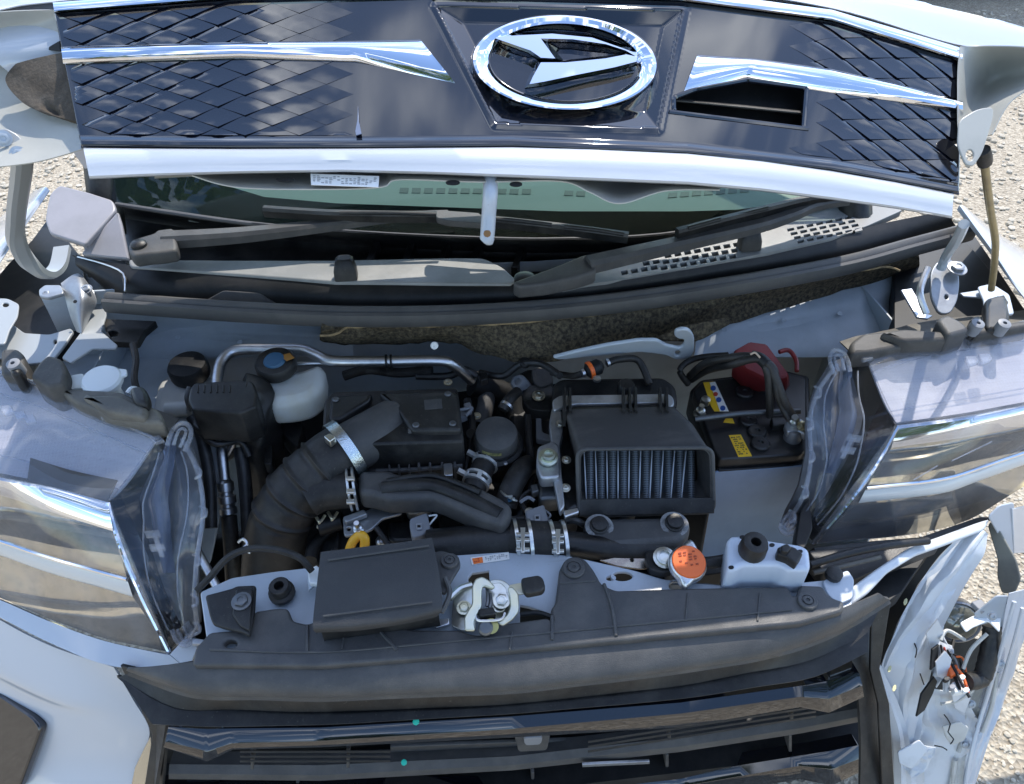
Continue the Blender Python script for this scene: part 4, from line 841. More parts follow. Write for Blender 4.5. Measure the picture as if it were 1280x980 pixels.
# ---- lower grille: lip, recess, glossy bars, plain slats, ribs
lg = cpart('lower_grille', Vector((0, -.03, .68)), label='black lower grille with glossy bars')
E0 = [(238, 828), (400, 829), (560, 817), (780, 797), (1000, 776), (1054, 762), (1100, 742)]
E1 = [(164, 836), (240, 851), (400, 853), (560, 843), (780, 821), (1000, 796), (1062, 774), (1108, 748)]
E2 = [(162, 840), (240, 867), (400, 871), (640, 861), (850, 837), (1000, 811), (1085, 772), (1112, 750)]
E3 = [(170, 848), (240, 876), (400, 881), (640, 871), (850, 847), (1000, 821), (1085, 785), (1110, 762)]
S = lambda q, z, dy=0: [Z(x, y, z)+Vector((0, dy, 0)) for x, y in [(p.x, p.y) for p in resample([(a, b, 0) for a, b in q], 12)]]
grid('upper_lip', [S(E0, .866), S(E1, .858), S(E2, .842), [p+Vector((0, .010, -.022)) for p in S(E2, .840)]], 70, 14, PLASG, lg, .004)
B0 = [(150, 846), (215, 884), (400, 890), (640, 880), (850, 857), (1010, 826), (1055, 806), (1085, 790)]
B1 = [(190, 905), (206, 909), (400, 906), (640, 892), (850, 874), (1010, 848), (1072, 832), (1085, 815)]
bpl_ = p3(Z(150, 846, .79), Z(1085, 790, .79), Z(640, 902, .768))
grid('recess_ledge', [S(E3, .80, .012), [at(x_.x, x_.y, bpl_) for x_ in resample([(a, b, 0) for a, b in B0], 12)], [at(x_.x, x_.y, bpl_) for x_ in resample([(a, b+2, 0) for a, b in B0], 12)], [at(x_.x, x_.y, bpl_) for x_ in resample([(a, b, 0) for a, b in B1], 12)]], 60, 12, PLAS, lg, .004)
gpl = p3(Z(205, 930, .725), Z(1085, 855, .725), Z(205, 930, .725)+Vector((0, .012, -.1)))
def gd(off): 
    return lambda x, y: (at(x, y, gpl)-CAM).dot(fwd)+off

def slatbar(name, top, crease, botl, mt, par, back=.015, n=70, tilt=.72):
    pr_ = lambda q: [Vector((*q[i], 0)).lerp(Vector((*q[i+1], 0)), j/12) for i in range(len(q)-1) for j in range(12)]+[Vector((*q[-1], 0))]
    A, C, B = pr_(top), pr_(crease), pr_(botl); R_ = []; nn = Vector((0, -tilt, 1)).normalized()
    for a, c, b in zip(A, C, B):
        T = at(a.x, a.y, (gpl[0]+Vector((0, back, 0)), gpl[1])); K = at(c.x, c.y, (T, nn)); Bv = at(b.x, b.y, (K, Vector((0, -1, .08)).normalized()))
        e = (K-T)*.06; R_.append([T, T+e+Vector((0, 0, .0012)), K-e*.7+Vector((0, 0, .0008)), K, Bv, Bv+Vector((0, .02, 0)), T+Vector((0, .02, -.004))])
    return from_bm(name, rings_bm(R_), mt, par, smooth=28)
plate('grille_back', [(190, 905), (640, 880), (1085, 820), (1100, 1010), (180, 1010)], (gpl[0]+Vector((0, .10, 0)), gpl[1]), .01, DARK, lg)
slatbar('glossy_bar', [(211, 908), (259, 910), (290, 910), (400, 909), (640, 895), (850, 878), (1000, 857), (1035, 850), (1073, 840)], [(207, 928), (259, 940), (290, 930), (400, 927), (640, 912), (850, 893), (1000, 872), (1036, 874), (1078, 858)], [(204, 934), (259, 952), (291, 937), (400, 934), (640, 922), (850, 909), (1000, 884), (1036, 891), (1080, 871)], GLOSS, lg)
slatbar('glossy_bar', [(200, 985), (640, 985), (850, 968), (1000, 944), (1035, 938), (1072, 931)], [(200, 1002), (640, 1002), (850, 984), (1000, 958), (1040, 962), (1084, 946)], [(200, 1012), (640, 1014), (850, 1000), (1000, 974), (1040, 982), (1086, 960)], GLOSS, lg)
slatbar('slat', [(212, 955), (400, 956), (640, 945), (850, 921), (1000, 899), (1076, 884)], [(211, 968), (400, 970), (640, 957), (850, 934), (1000, 911), (1076, 896)], [(211, 974), (400, 976), (640, 963), (850, 940), (1000, 917), (1076, 902)], PLASG, lg, back=.035)
plate('blank_panel', [(488, 934), (735, 925), (735, 945), (488, 957)], (gpl[0]+Vector((0, .05, 0)), gpl[1]), .006, PLASG, lg)
for y0 in (0, 6, 12): bar('louver', [(300, 938+y0), (488, 938+y0)], [(300, 941+y0), (488, 941+y0)], gd(.05), PLAS, lg, .004, n=8); bar('louver', [(735, 926+y0), (1020, 882+y0)], [(735, 929+y0), (1020, 885+y0)], gd(.05), PLAS, lg, .004, n=8)
for x, y in ((313, 938), (433, 936), (835, 902), (988, 878)): plate('rib', [(x, y), (x+4, y), (x+4, y+24), (x, y+24)], (gpl[0]+Vector((0, .022, 0)), gpl[1]), .03, PLASG, lg)
for x, y in ((370, 978), (664, 966), (832, 944), (986, 920)): plate('rib', [(x, y), (x+4, y), (x+4, y+20), (x, y+20)], (gpl[0]+Vector((0, .022, 0)), gpl[1]), .03, PLASG, lg)
plate('sensor_boss', [(643, 920), (688, 918), (684, 938), (648, 940)], (gpl[0]+Vector((0, .03, 0)), gpl[1]), .012, PLASG, lg, r=4)
plate('sensor_face', [(654, 923), (679, 922), (676, 931), (656, 932)], (gpl[0]+Vector((0, .026, 0)), gpl[1]), .01, GREYC, lg, r=4)
plate('silver_trim', [(728, 956), (812, 952), (812, 955), (728, 959)], (gpl[0]+Vector((0, .012, 0)), gpl[1]), .004, ALU, lg, bev=.0005)
for x, y in ((520, 902), (505, 953)):
    p = at(x, y, gpl)+(CAM-at(x, y, gpl)).normalized()*.022; lathe('paint_fleck', p, CAM-p, [(.0042, 0), (.004, .001), (.002, .0015)], CYAN, lg, seg=8)
# side cheeks
grid('side_cheek', [S([(150, 836), (172, 862), (205, 908)], .74, .03), S([(192, 918), (190, 960), (188, 1010)], .62, .02)], 12, 8, PLAS, lg, .004, linear_v=True)
plate('side_cheek', [(150, 832), (166, 836), (212, 880), (208, 925), (200, 1010), (176, 1010), (190, 918)], p3(Z(150, 832, .75), Z(208, 900, .70), Z(190, 1000, .58)), .006, PLAS, lg)
grid('side_cheek', [S([(1052, 812), (1110, 757)], .745, .02), S([(1072, 850), (1098, 840)], .70, .01), S([(1076, 920), (1104, 900)], .62), S([(1074, 1010), (1110, 1010)], .53)], 20, 20, PLAS, lg, .004)
plate('side_cheek', [(1090, 760), (1114, 752), (1100, 836), (1112, 880), (1120, 1010), (1104, 1010), (1098, 880), (1088, 838)], p3(Z(1114, 752, .79), Z(1090, 838, .71), Z(1112, 1000, .54)), .005, PLAS, lg)
# ---- smashed right corner
sm = cpart('smashed_corner', Vector((.5, .08, .65)), label='crumpled white right corner with torn brackets and wires')
TORN = mat('torn_white_paint', (.55, .58, .61), .42, coat=.5, coat_r=.2, bump=.5, bscale=30, mott=-.3, mscale=14, mcol=(.33, .36, .39), mlo=.52, mhi=.8, bdist=.003)
PALE = mat('pale_bracket_plastic', (.50, .50, .47), .5, mott=-.2, mscale=20, mcol=(.38, .38, .35))
def fold(p, seed, f):
    rnd = random.Random(seed*17+3); s = 0
    for k in range(6):
        d = Vector((rnd.uniform(-1, 1), rnd.uniform(-1, 1), rnd.uniform(-1, 1))).normalized(); t = (p.dot(d)*f*(1+.5*k)+rnd.uniform(0, 1)+.25*noise.noise(p*6+d*5)) % 1; s += (abs(t-.5)*2-.5)/(1+.55*k)
    return s
def pwl(u, v, seed):
    rnd = random.Random(seed*31+5); q = [(rnd.uniform(-1, 1), rnd.uniform(-1, 1), rnd.uniform(-.6, .6)) for _ in range(26)]
    U, V = u*9-4.5, v*2.4-1.2; ev = lambda P: max(a*U+b*V*1.3+c*1.6 for a, b, c in P)
    tri = 1-4*abs((v*2.3+.5*math.sin(u*4+seed)+.35*noise.noise(Vector((u*7, v, seed)))) % 1-.5)
    return .55*tri+(ev(q[:6])-ev(q[6:12]))*.5+(ev([(a*2.2, b*2, c*2) for a, b, c in q[12:19]])-ev([(a*2.2, b*2, c*2) for a, b, c in q[19:]]))*.22
def sheet(name, le, re, mt, amp=.01, nu=40, nv=14, jag=0, freq=18, seed=0, ripple=0):
    a, b = resample([Z(*q) for q in le], 14), resample([Z(*q) for q in re], 14); o = Vector((seed*3.1, seed*1.7, 0))
    mid = [p.lerp(q, .5)+Vector((0, -.012*ripple, .006*ripple)) for p, q in zip(a, b)]
    keep = (lambda u, v: .5-abs(v-.5) > jag*abs(noise.noise(Vector((u*14+seed, v*2, seed))))) if jag else None
    return grid(name, [a, mid, b], nu, nv, mt, sm, .0016, keep=keep, smooth=9, disp=lambda u, v, p: amp*min(1, u*9+.05)*(max(-1.7, min(1.7, .55*pwl(u, v, seed)))+.22*fold(p, seed, freq*.5)+.10*noise.noise(p*freq*3+o)))
sheet('torn_skin', [(1218, 655, .81), (1180, 688, .79), (1150, 728, .76), (1125, 775, .72), (1110, 815, .69), (1098, 838, .66), (1108, 900, .58), (1116, 1000, .48)],
      [(1236, 668, .80), (1232, 692, .79), (1206, 735, .75), (1180, 785, .71), (1166, 838, .66), (1158, 872, .62), (1150, 930, .56), (1152, 1000, .48)], TORN, .017, 200, 64, ripple=.6, seed=5)
sheet('torn_skin', [(1158, 860, .63), (1150, 905, .58), (1140, 950, .53), (1135, 1000, .48)], [(1205, 868, .63), (1222, 900, .59), (1212, 950, .54), (1205, 1000, .48)], TORN, .008, 40, 22, jag=.12, freq=30, seed=2)
sheet('torn_skin', [(1166, 770, .72), (1168, 800, .69), (1166, 835, .655)], [(1184, 806, .70), (1182, 840, .66), (1172, 858, .64)], TORN, .006, 20, 10, jag=.1, seed=4)
sheet('torn_skin', [(1168, 800, .70), (1176, 830, .675), (1180, 862, .64)], [(1192, 808, .70), (1190, 834, .675), (1186, 866, .64)], TORN, .006, 18, 10, jag=.15, seed=7)
sheet('outer_shell', [(1262, 742, .78), (1252, 800, .72), (1232, 870, .62), (1214, 930, .56), (1198, 1000, .48)], [(1290, 735, .78), (1284, 790, .72), (1262, 860, .62), (1236, 930, .56), (1214, 1000, .48)], WHITE, .004, 40, 10, seed=9)
sheet('bracket', [(1234, 800, .70), (1226, 850, .64), (1206, 880, .60), (1212, 905, .57)], [(1256, 796, .70), (1248, 850, .64), (1232, 890, .60), (1222, 912, .57)], PALE, .004, 24, 10, seed=3)
sheet('bracket', [(1196, 908, .57), (1190, 945, .54), (1186, 1000, .49)], [(1218, 912, .57), (1206, 950, .54), (1202, 1000, .49)], PALE, .003, 16, 8, seed=5)
for pts in ([(1243, 800, .715), (1238, 840, .665), (1226, 885, .61)], [(1254, 790, .72), (1250, 835, .67), (1236, 885, .61), (1222, 915, .575)]): tube('bracket_rib', [Z(*q) for q in pts], .0035, LENSE, sm, seg=8)
sheet('lower_bracket', [(1142, 930, .57), (1120, 945, .55), (1128, 958, .54)], [(1170, 935, .57), (1158, 962, .54), (1140, 972, .53)], TORN, .004, 14, 10, seed=6)
ch = [Z(x, y, z) for x, y, z in ((1093, 835, .675), (1100, 850, .66), (1116, 885, .62), (1128, 930, .57), (1130, 1000, .49))]
tube('edge_channel', ch, 0, TORN, sm, prof=[(-.012, -.004), (-.008, .005), (-.003, .001), (.003, .001), (.008, .005), (.012, -.004)], smooth=25)
plate('headlamp_arm', [(1040, 756), (1060, 738), (1098, 710), (1140, 682), (1170, 672), (1222, 653), (1238, 648), (1232, 662), (1180, 682), (1146, 694), (1110, 716), (1086, 742), (1056, 764), (1052, 758)], p3(Z(1040, 756, .85), Z(1222, 653, .815), Z(1086, 742, .84)), .008, TORN, sm, r=5, bev=.003)
grid('corner_void', [[Z(*q) for q in r] for r in ([(1050, 715, .74), (1120, 690, .74), (1190, 676, .74)], [(1080, 790, .66), (1130, 780, .66), (1180, 770, .66)], [(1088, 900, .56), (1120, 900, .55), (1160, 890, .55)])], 14, 14, DARK, sm, .004)
plate('dark_gap', [(1072, 752), (1104, 718), (1165, 686), (1144, 716), (1128, 740), (1112, 752)], zp(.775), .03, DARK, sm)
plate('corner_liner', [(1060, 690), (1180, 680), (1235, 660), (1262, 690), (1276, 722), (1270, 745), (1240, 800), (1236, 900), (1180, 900), (1120, 800), (1100, 770)], p3(Z(1060, 700, .72), Z(1235, 680, .60), Z(1180, 880, .50)), .004, DARK, sm) if False else None
plate('liner', [(1234, 656), (1242, 650), (1252, 668), (1270, 700), (1276, 724), (1268, 742), (1252, 742), (1246, 720), (1247, 700)], p3(Z(1234, 656, .79), Z(1276, 724, .76), Z(1252, 742, .73)), .004, mat('liner_plastic', (.20, .20, .17), .6, mott=-.3, mscale=12, mcol=(.11, .11, .10)), sm, r=5)
plate('fender_corner', [(1236, 646), (1250, 632), (1268, 628), (1270, 690), (1262, 700), (1250, 672)], p3(Z(1236, 646, .82), Z(1268, 628, .83), Z(1262, 700, .74)), .003, WHITE, sm, r=4)
plate('fender_side', [(1266, 636), (1300, 628), (1300, 690), (1268, 692)], p3(Z(1268, 628, .83), Z(1300, 600, .80), Z(1270, 692, .745)), .003, WHITE, sm)
p = Z(1196, 776, .69); ax = Vector((-.35, -.78, .5)).normalized()
lathe('fog_lamp', p, ax, [(.016, -.03), (.029, -.016), (.031, 0), (.031, .004), (.029, .006), (.0265, .004), (.026, -.002), (.015, -.010), (.002, -.012)], mat('fog_lamp_shell', (.26, .27, .29), .3, metal=.6), sm, seg=28)
lathe('fog_lens', p+ax*.004, ax, [(.0275, 0), (.024, .004), (.013, .007), (.001, .008)], mat('fog_glass', (.20, .20, .165), .08, coat=1, metal=.2), sm, seg=28)
tube('air_duct', [Z(1240, 782, .73), Z(1239, 800, .715), Z(1233, 830, .69), Z(1226, 848, .675), Z(1208, 852, .68)], .0115, PLAS, sm, rad=lambda s: 1+.05*math.sin(s*60), seg=14)
plate('torn_tab', [(1200, 778), (1215, 770), (1240, 762), (1252, 764), (1250, 790), (1236, 776), (1216, 784), (1208, 790)], zp(.745), .003, MILKC, sm, r=3)
plate('torn_tab', [(1214, 752), (1226, 748), (1238, 760), (1228, 766)], zp(.755), .008, GREYC, sm, r=3)
for i, (c, pts) in enumerate(((INKR, [(1182, 818), (1188, 832), (1196, 846), (1204, 854)]), (DARK, [(1180, 802), (1186, 822), (1188, 845)]), (DARK, [(1192, 800), (1188, 830), (1200, 862)]), (ORG, [(1196, 836), (1204, 846), (1210, 866)]), (DARK, [(1175, 800), (1200, 850), (1212, 872)]))):
    tube('wire', [Z(x, y, .685-.004*j+i*.002) for j, (x, y) in enumerate(pts)], .0022, c, sm, seg=6)
plate('plug', [(1186, 832), (1197, 830), (1199, 842), (1188, 845)], zp(.69), .012, ORG, sm, r=2)
plate('plug', [(1190, 852), (1208, 848), (1212, 862), (1194, 866)], zp(.68), .012, MILKC, sm, r=2)
for zc, pts in ((.605, [(1180, 893), (1188, 905), (1185, 915), (1192, 924), (1188, 930)]), (.59, [(1168, 932), (1178, 934), (1184, 938)]), (.685, [(1150, 842), (1155, 856)]), (.70, [(1141, 800), (1146, 812), (1144, 822)])):
    tube('crack', [Z(px_, py_, zc) for px_, py_ in pts], .0009, DARK, sm, k=2, seg=5)
plate('torn_gap', [(1152, 868), (1168, 846), (1172, 852), (1166, 868), (1156, 888), (1146, 896)], p3(Z(1152, 868, .655), Z(1172, 850, .665), Z(1146, 896, .63)), .003, DARK, sm, bev=.0005)
plate('torn_gap', [(1166, 812), (1174, 806), (1172, 830), (1164, 838)], p3(Z(1166, 812, .715), Z(1174, 806, .715), Z(1164, 838, .69)), .003, DARK, sm, bev=.0005)
grid('inner_shield', [[Z(x, y, z) for x, y, z in r] for r in ([(1150, 760, .64), (1190, 790, .62), (1225, 800, .60)], [(1150, 840, .58), (1190, 850, .56), (1222, 850, .55)], [(1150, 900, .53), (1180, 900, .52), (1206, 890, .52)])], 16, 14, DARK, sm, .003)
for i in range(6): tube('wire', [Z(1176+i*4, 806+i*3, .70), Z(1180+i*5, 826, .69), Z(1190+i*4, 845+i*4, .675)], .0014, (DARK, INKR, PLAS, GREYC, DARK, ORG)[i], sm, seg=5)
for x, y in ((1196, 838), (1203, 846), (1191, 858), (1208, 862), (1184, 848)): plate('plug', ell(x, y, 4.5, 3.5, 8), zp(.69), .006, (PLAS, GREYC, DARK, MILKC, PLAS)[int(x) % 5], sm, bev=.001)
for pts in ([(1204, 905, .58), (1212, 870, .62), (1226, 840, .67)], [(1198, 940, .55), (1206, 912, .575)], [(1246, 840, .665), (1240, 880, .62), (1228, 915, .58)], [(1190, 985, .50), (1194, 950, .54)]): tube('bracket_rib', [Z(*q) for q in pts], .003, PALE, sm, seg=8)
plate('torn_tab', [(1178, 908), (1200, 902), (1212, 910), (1206, 926), (1190, 932), (1182, 922)], p3(Z(1178, 908, .60), Z(1212, 910, .60), Z(1190, 932, .575)), .003, PALE, sm, r=3)
plate('torn_tab', [(1122, 940), (1150, 925), (1160, 938), (1140, 962), (1124, 955)], p3(Z(1122, 940, .585), Z(1160, 938, .59), Z(1140, 962, .565)), .003, TORN, sm, r=3)
for x, y, z in ((1132, 752, .77), (1112, 836, .70), (1118, 860, .67)): plate('paint_chip', ell(x, y, 2.4, 4.6, 7, .3), zp(z), .001, mat('yellow_scuff', (.55, .52, .28), .6), sm, bev=.0003) 
for pts, r_ in (([(1268, 752, .785), (1252, 810, .72), (1234, 870, .635), (1214, 940, .56), (1204, 1000, .495)], .0028), ([(1278, 760, .785), (1268, 800, .735), (1250, 860, .645)], .0022)): tube('shell_rib', [Z(*q) for q in pts], r_, WHITE, sm, seg=8)
plate('shell_panel', [(1218, 768), (1246, 745), (1262, 745), (1256, 785), (1246, 800), (1240, 778), (1226, 782)], p3(Z(1218, 768, .75), Z(1262, 745, .775), Z(1246, 800, .715)), .003, mat('grey_shell', (.34, .38, .42), .4, coat=.3), sm, r=3)
for x, y, z in ((1222, 846, .668), (1214, 880, .62), (1250, 830, .69), (1206, 930, .565), (1240, 770, .765)): bolt(Z(x, y, z), (-.2, -.7, .6), .0045, STEEL, sm)
for pts in ([(1176, 800, .72), (1184, 788, .725), (1206, 800, .71)], [(1216, 862, .65), (1196, 876, .63), (1176, 880, .625)], [(1234, 792, .73), (1214, 812, .71), (1204, 836, .69)]): tube('torn_edge', [Z(*q) for q in pts], .0025, PALE, sm, seg=6)
plate('shard', [(1158, 792), (1172, 775), (1180, 790), (1170, 812), (1162, 808)], p3(Z(1158, 792, .728), Z(1180, 785, .735), Z(1166, 812, .70)), .0025, TORN, sm, bev=.0006)
plate('shard', [(1170, 828), (1182, 814), (1190, 824), (1184, 850), (1172, 846)], p3(Z(1170, 828, .70), Z(1190, 824, .70), Z(1180, 850, .675)), .0025, TORN, sm, bev=.0006)
plate('shard', [(1190, 868), (1206, 860), (1214, 872), (1206, 892), (1194, 886)], p3(Z(1190, 868, .645), Z(1214, 868, .64), Z(1200, 890, .61)), .0025, TORN, sm, bev=.0006)
# ---- radiator support
rs = cpart('radiator_support', Vector((0, .02, .86)), label='pale sheet metal cross panel with a caution sticker')
slot_h = [ell(778, 720, 13, 6), ell(763, 722.5, 5.5, 3), ell(845, 732, 9, 6)]
plate('support_panel', [(250, 740), (290, 722), (345, 714), (400, 708), (520, 700), (555, 692), (600, 686), (650, 686), (690, 690), (745, 702), (790, 712), (830, 724), (915, 732), (1000, 728), (1062, 722), (1066, 760), (1000, 780), (780, 800), (560, 815), (260, 812)], zp(.857), .006, BAY, rs, holes=slot_h+[[(585, 722), (590, 716), (611, 713), (612, 728), (600, 732), (586, 729)], [(650, 756), (660, 758), (676, 763), (690, 772), (692, 784), (650, 784)]], r=4)
dome = [[Z(x, y, z) for x, y, z in r] for r in ([(556, 722, .866), (600, 700, .868), (650, 700, .868), (700, 716, .864)], [(556, 750, .862), (600, 735, .858), (650, 738, .858), (696, 745, .862)], [(560, 785, .858), (600, 785, .86), (650, 780, .86), (690, 770, .86)])]
spl = zp(.8585); plate('caution_sticker', [(588, 697), (636, 690), (637, 699), (590, 706)], spl, .0006, STICK, rs, bev=.0001)
plate('sticker_block', [(590, 698), (603, 696), (604, 703), (592, 705)], zp(.8592), .0006, STICKO, rs, bev=.0001)
prints([(606, 696), (634, 691.5), (635, 697), (607, 702)], zp(.8589), 3, 10, INKG, rs, seed=8); prints([(591, 698.5), (602, 697), (603, 702), (593, 704)], zp(.8597), 2, 4, INKR, rs, seed=2)
lathe('rubber_bush', Z(354, 744, .86), (0, -.1, 1), [(.013, 0), (.0155, .004), (.0155, .010), (.012, .012), (.0125, .022), (.011, .024), (.006, .024), (.005, .012)], RUB, rs, seg=18)
plate('bracket_edge', [(386, 738), (397, 728), (400, 716), (396, 712), (384, 724)], zp(.875), .004, BAY, rs)
plate('support_end', [(1028, 726), (1060, 712), (1068, 724), (1066, 748), (1048, 756), (1034, 742)], zp(.862), .01, BAY, rs, r=4)
lathe('rubber_bush', Z(1041, 720, .862), (0, -.1, 1), [(.010, 0), (.010, .008), (.007, .010), (.002, .010)], RUB, rs, seg=14)
# ---- plastic cover over the support
cv = cpart('support_cover', Vector((0, 0, .87)), label='black plastic cover along the front of the bay')
cov = [(244, 810), (262, 790), (300, 787), (312, 792), (318, 764), (344, 760), (360, 760), (366, 776), (384, 780), (395, 776), (412, 780), (480, 782), (500, 784), (515, 787), (575, 787), (590, 793), (606, 793), (618, 781), (684, 772), (692, 777), (688, 762), (694, 754), (699, 712), (706, 699), (718, 694), (732, 699), (742, 712), (752, 730), (770, 738), (850, 735), (985, 733), (990, 744), (996, 744), (1000, 731), (1028, 732), (1038, 746), (1056, 752), (1054, 764), (1000, 779), (780, 800), (560, 820), (400, 832), (240, 831)]
plate('cover_panel', cov, zp(.873), .012, PLASG, cv, r=5, bev=.003, holes=[ell(288, 804, 8, 5)])
clip_pin(Z(717, 711, .874), (0, 0, 1), .014, cv); clip_pin(Z(1009, 752, .874), (0, 0, 1), .0115, cv)
for a in ([(700, 729), (745, 726)],): tube('cover_seam', [Z(x, y, .8735) for x, y in a[0:2]], .0015, PLASG, cv, k=3, seg=6)
for pts in ([(755, 730), (765, 760), (770, 795)], [(690, 770), (690, 800)], [(470, 783), (496, 812)], [(384, 782), (384, 815)]): tube('cover_ridge', [Z(x, y, .8735) for x, y in pts], .0022, PLASG, cv, k=3, seg=6)
plate('cover_bracket', [(256, 744), (290, 735), (296, 732), (320, 731), (318, 765), (312, 795), (304, 790), (282, 785), (266, 780), (262, 770)], zp(.884), .006, PLAS, cv, r=4, bev=.002)
plate('cover_bracket', [(295, 736), (316, 735), (314, 765), (312, 788), (300, 782), (290, 768)], zp(.889), .004, PLAS, cv, r=3)
bolt(Z(302, 752, .89), (0, -.1, 1), .0085, DKSTEEL, cv)
# flat intake lid hinged on the cover
fl = cpart('intake_lid', Z(470, 730, .91), label='flat black lid left of the bonnet latch')
rows = [[Z(x, y, z) for x, y, z in r] for r in ([(401, 690, .925), (450, 684, .926), (500, 678, .926), (540, 672, .925)], [(395, 740, .922), (450, 737, .922), (505, 730, .922), (550, 722, .922)], [(391, 782, .915), (450, 778, .915), (505, 770, .915), (553, 758, .915)], [(395, 791, .900), (450, 788, .900), (505, 780, .900), (546, 771, .900)])]
grid('lid_skin', rows, 30, 26, mat('lid_plastic', (.030, .031, .033), .62, bump=.6, bscale=700, mott=.6, mscale=10, mcol=(.046, .046, .046)), fl, .012)
plate('lid_tab', [(541, 690), (552, 688), (573, 694), (576, 706), (566, 722), (556, 742), (548, 738)], zp(.905), .006, PLASG, fl, r=4); clip_pin(Z(562, 702, .906), (0, 0, 1), .0105, fl)
tube('lid_rim', [Z(556, 722, .912), Z(562, 742, .905), Z(552, 766, .9)], .003, PLASG, fl, seg=8)
plate('lid_duct', [(405, 700), (540, 690), (548, 765), (400, 785)], zp(.90), .03, PLAS, fl)
# ---- bonnet latch
la = cpart('bonnet_latch', Z(612, 760, .88), label='zinc plated bonnet latch with a yellowish hook')
YZ = mat('yellow_zinc', (.66, .63, .46), .35, metal=.85, mott=-.2, mscale=25, mcol=(.52, .55, .52), bump=.15, bscale=150)
plate('latch_plate', [(566, 752), (571, 738), (584, 729), (594, 735), (594, 786), (578, 789), (564, 782)], p3(Z(566, 748, .872), Z(594, 740, .878), Z(580, 786, .868)), .003, ZINC, la, r=4, bev=.0008)
plate('latch_plate', [(608, 728), (618, 724), (628, 725), (636, 730), (642, 744), (642, 774), (632, 780), (610, 780)], p3(Z(608, 728, .877), Z(642, 744, .878), Z(620, 780, .868)), .003, ZINC, la, r=3, bev=.0008)
plate('latch_hook', [(581, 788), (580, 772), (585, 762), (590, 755), (590, 732), (594, 723), (603, 720), (612, 725), (619, 733), (615, 736), (604, 732), (602, 738), (602, 758), (596, 768), (592, 778), (594, 788)], p3(Z(581, 788, .892), Z(590, 732, .902), Z(615, 733, .901)), .006, YZ, la, r=3, bev=.0018)
plate('latch_side', [(634, 734), (641, 733), (648, 742), (648, 764), (640, 774), (628, 782), (622, 778), (634, 768), (638, 758), (637, 746)], p3(Z(634, 734, .898), Z(648, 742, .898), Z(628, 780, .890)), .005, YZ, la, r=3, bev=.0015)
plate('latch_face', [(611, 734), (614, 729), (626, 728), (633, 735), (635, 750), (630, 764), (620, 766), (612, 758)], p3(Z(611, 734, .888), Z(633, 735, .888), Z(620, 766, .884)), .003, ZINC, la, r=3, bev=.0008)
tube('pawl', [Z(609, 735, .892), Z(610, 748, .893), Z(609, 758, .892)], .0022, DKSTEEL, la, seg=6); tube('pawl', [Z(613, 742, .892), Z(614, 752, .893), Z(612, 760, .892)], .0018, DKSTEEL, la, seg=6)
bolt(Z(627, 751, .889), (0, -.15, 1), .0075, ZINC, la); bolt(Z(580, 760, .876), (0, -.1, 1), .0065, YZ, la)
plate('latch_block', [(596, 761), (617, 758), (620, 767), (600, 770)], zp(.896), .012, RUB, la, r=2, bev=.002)
tube('latch_spring', [Z(x, y, .893) for x, y in ((594, 762), (596, 774), (606, 776), (626, 774), (631, 766))], .0015, ALU, la, seg=6)
lathe('latch_pivot', Z(607, 785, .885), (0, -.4, .9), [(.0085, -.01), (.0085, .003), (.0065, .005), (.002, .005)], DKSTEEL, la, seg=16); lathe('latch_ring', Z(614, 783, .884), (0, -.4, .9), [(.007, 0), (.0085, .001), (.0085, .003), (.006, .004)], mat('brass_ring', (.40, .36, .14), .35, metal=.8), la, seg=16)
plate('release_arm', [(636, 731), (652, 728), (658, 741), (648, 743), (638, 740)], zp(.897), .0025, YZ, la, r=2, bev=.0006)
plate('release_pad', [(651, 722), (673, 718), (679, 722), (682, 733), (678, 738), (658, 742), (653, 735)], zp(.906), .011, RUB, la, r=4, bev=.0025)
tube('release_cable', [Z(x, y, .87) for x, y in ((692, 782), (690, 772), (672, 766), (650, 768))], .003, DARK, la, seg=8)
tube('latch_lever', [Z(x, y, .88) for x, y in ((562, 748), (575, 736), (590, 731))], .004, ZINC, la, seg=8)
plate('latch_foot', [(540, 775), (562, 772), (562, 780), (545, 785)], zp(.868), .004, ALU, la)
# ------------------------------------------------------------------ units in the engine bay, each a thing of its own
def unit(name, lab, cat, px, py, z, group=None): return thing(name, lab, cat, Z(px, py, z), group)
def clampring(p, ax, r, par, mt=None, wdt=.012, name='hose_clamp', label=None):
    ax = Vector(ax).normalized(); bm = lathe_bm(p-ax*wdt/2, ax, [(r, 0), (r+.0022, 0), (r+.0022, wdt), (r, wdt)], 28)
    return from_bm(name, bm, mt or ZINC, par, label, smooth=30)
# engine
en = unit('engine', 'dark engine with ribbed head cover seen between hoses', 'engine', 560, 660, .6)
plate('head_cover', [(395, 640), (420, 625), (560, 625), (690, 620), (720, 660), (715, 700), (560, 705), (400, 712)], zp(.80), .10, DARK, en, r=10, bev=.012)
for x, y in ((508, 664), (572, 655)): plate('coil_cover', [(x-25, y-14), (x+22, y-16), (x+26, y+12), (x-22, y+14)], zp(.822), .03, PLAS, en, r=10, bev=.006)
plate('engine_block', [(330, 520), (420, 470), (700, 460), (760, 520), (800, 640), (700, 700), (420, 720), (330, 660)], zp(.70), .25, DARK, en, r=16, bev=.01)
for i in range(7): x = 425+i*40; tube('rib', [Z(x, 640-i*2, .803), Z(x-4, 690-i*2, .803)], .004, DARK, en, k=3, seg=6)
plate('lifting_bracket', [(428, 646), (450, 642), (470, 632), (492, 630), (504, 632), (502, 642), (478, 648), (464, 662), (446, 668), (430, 670)], zp(.845), .005, STEEL, en, r=4, holes=[ell(436, 661, 2.4, 2.4)])
plate('bracket_flange', [(428, 646), (455, 636), (460, 642), (432, 653)], zp(.855), .008, STEEL, en, r=3)
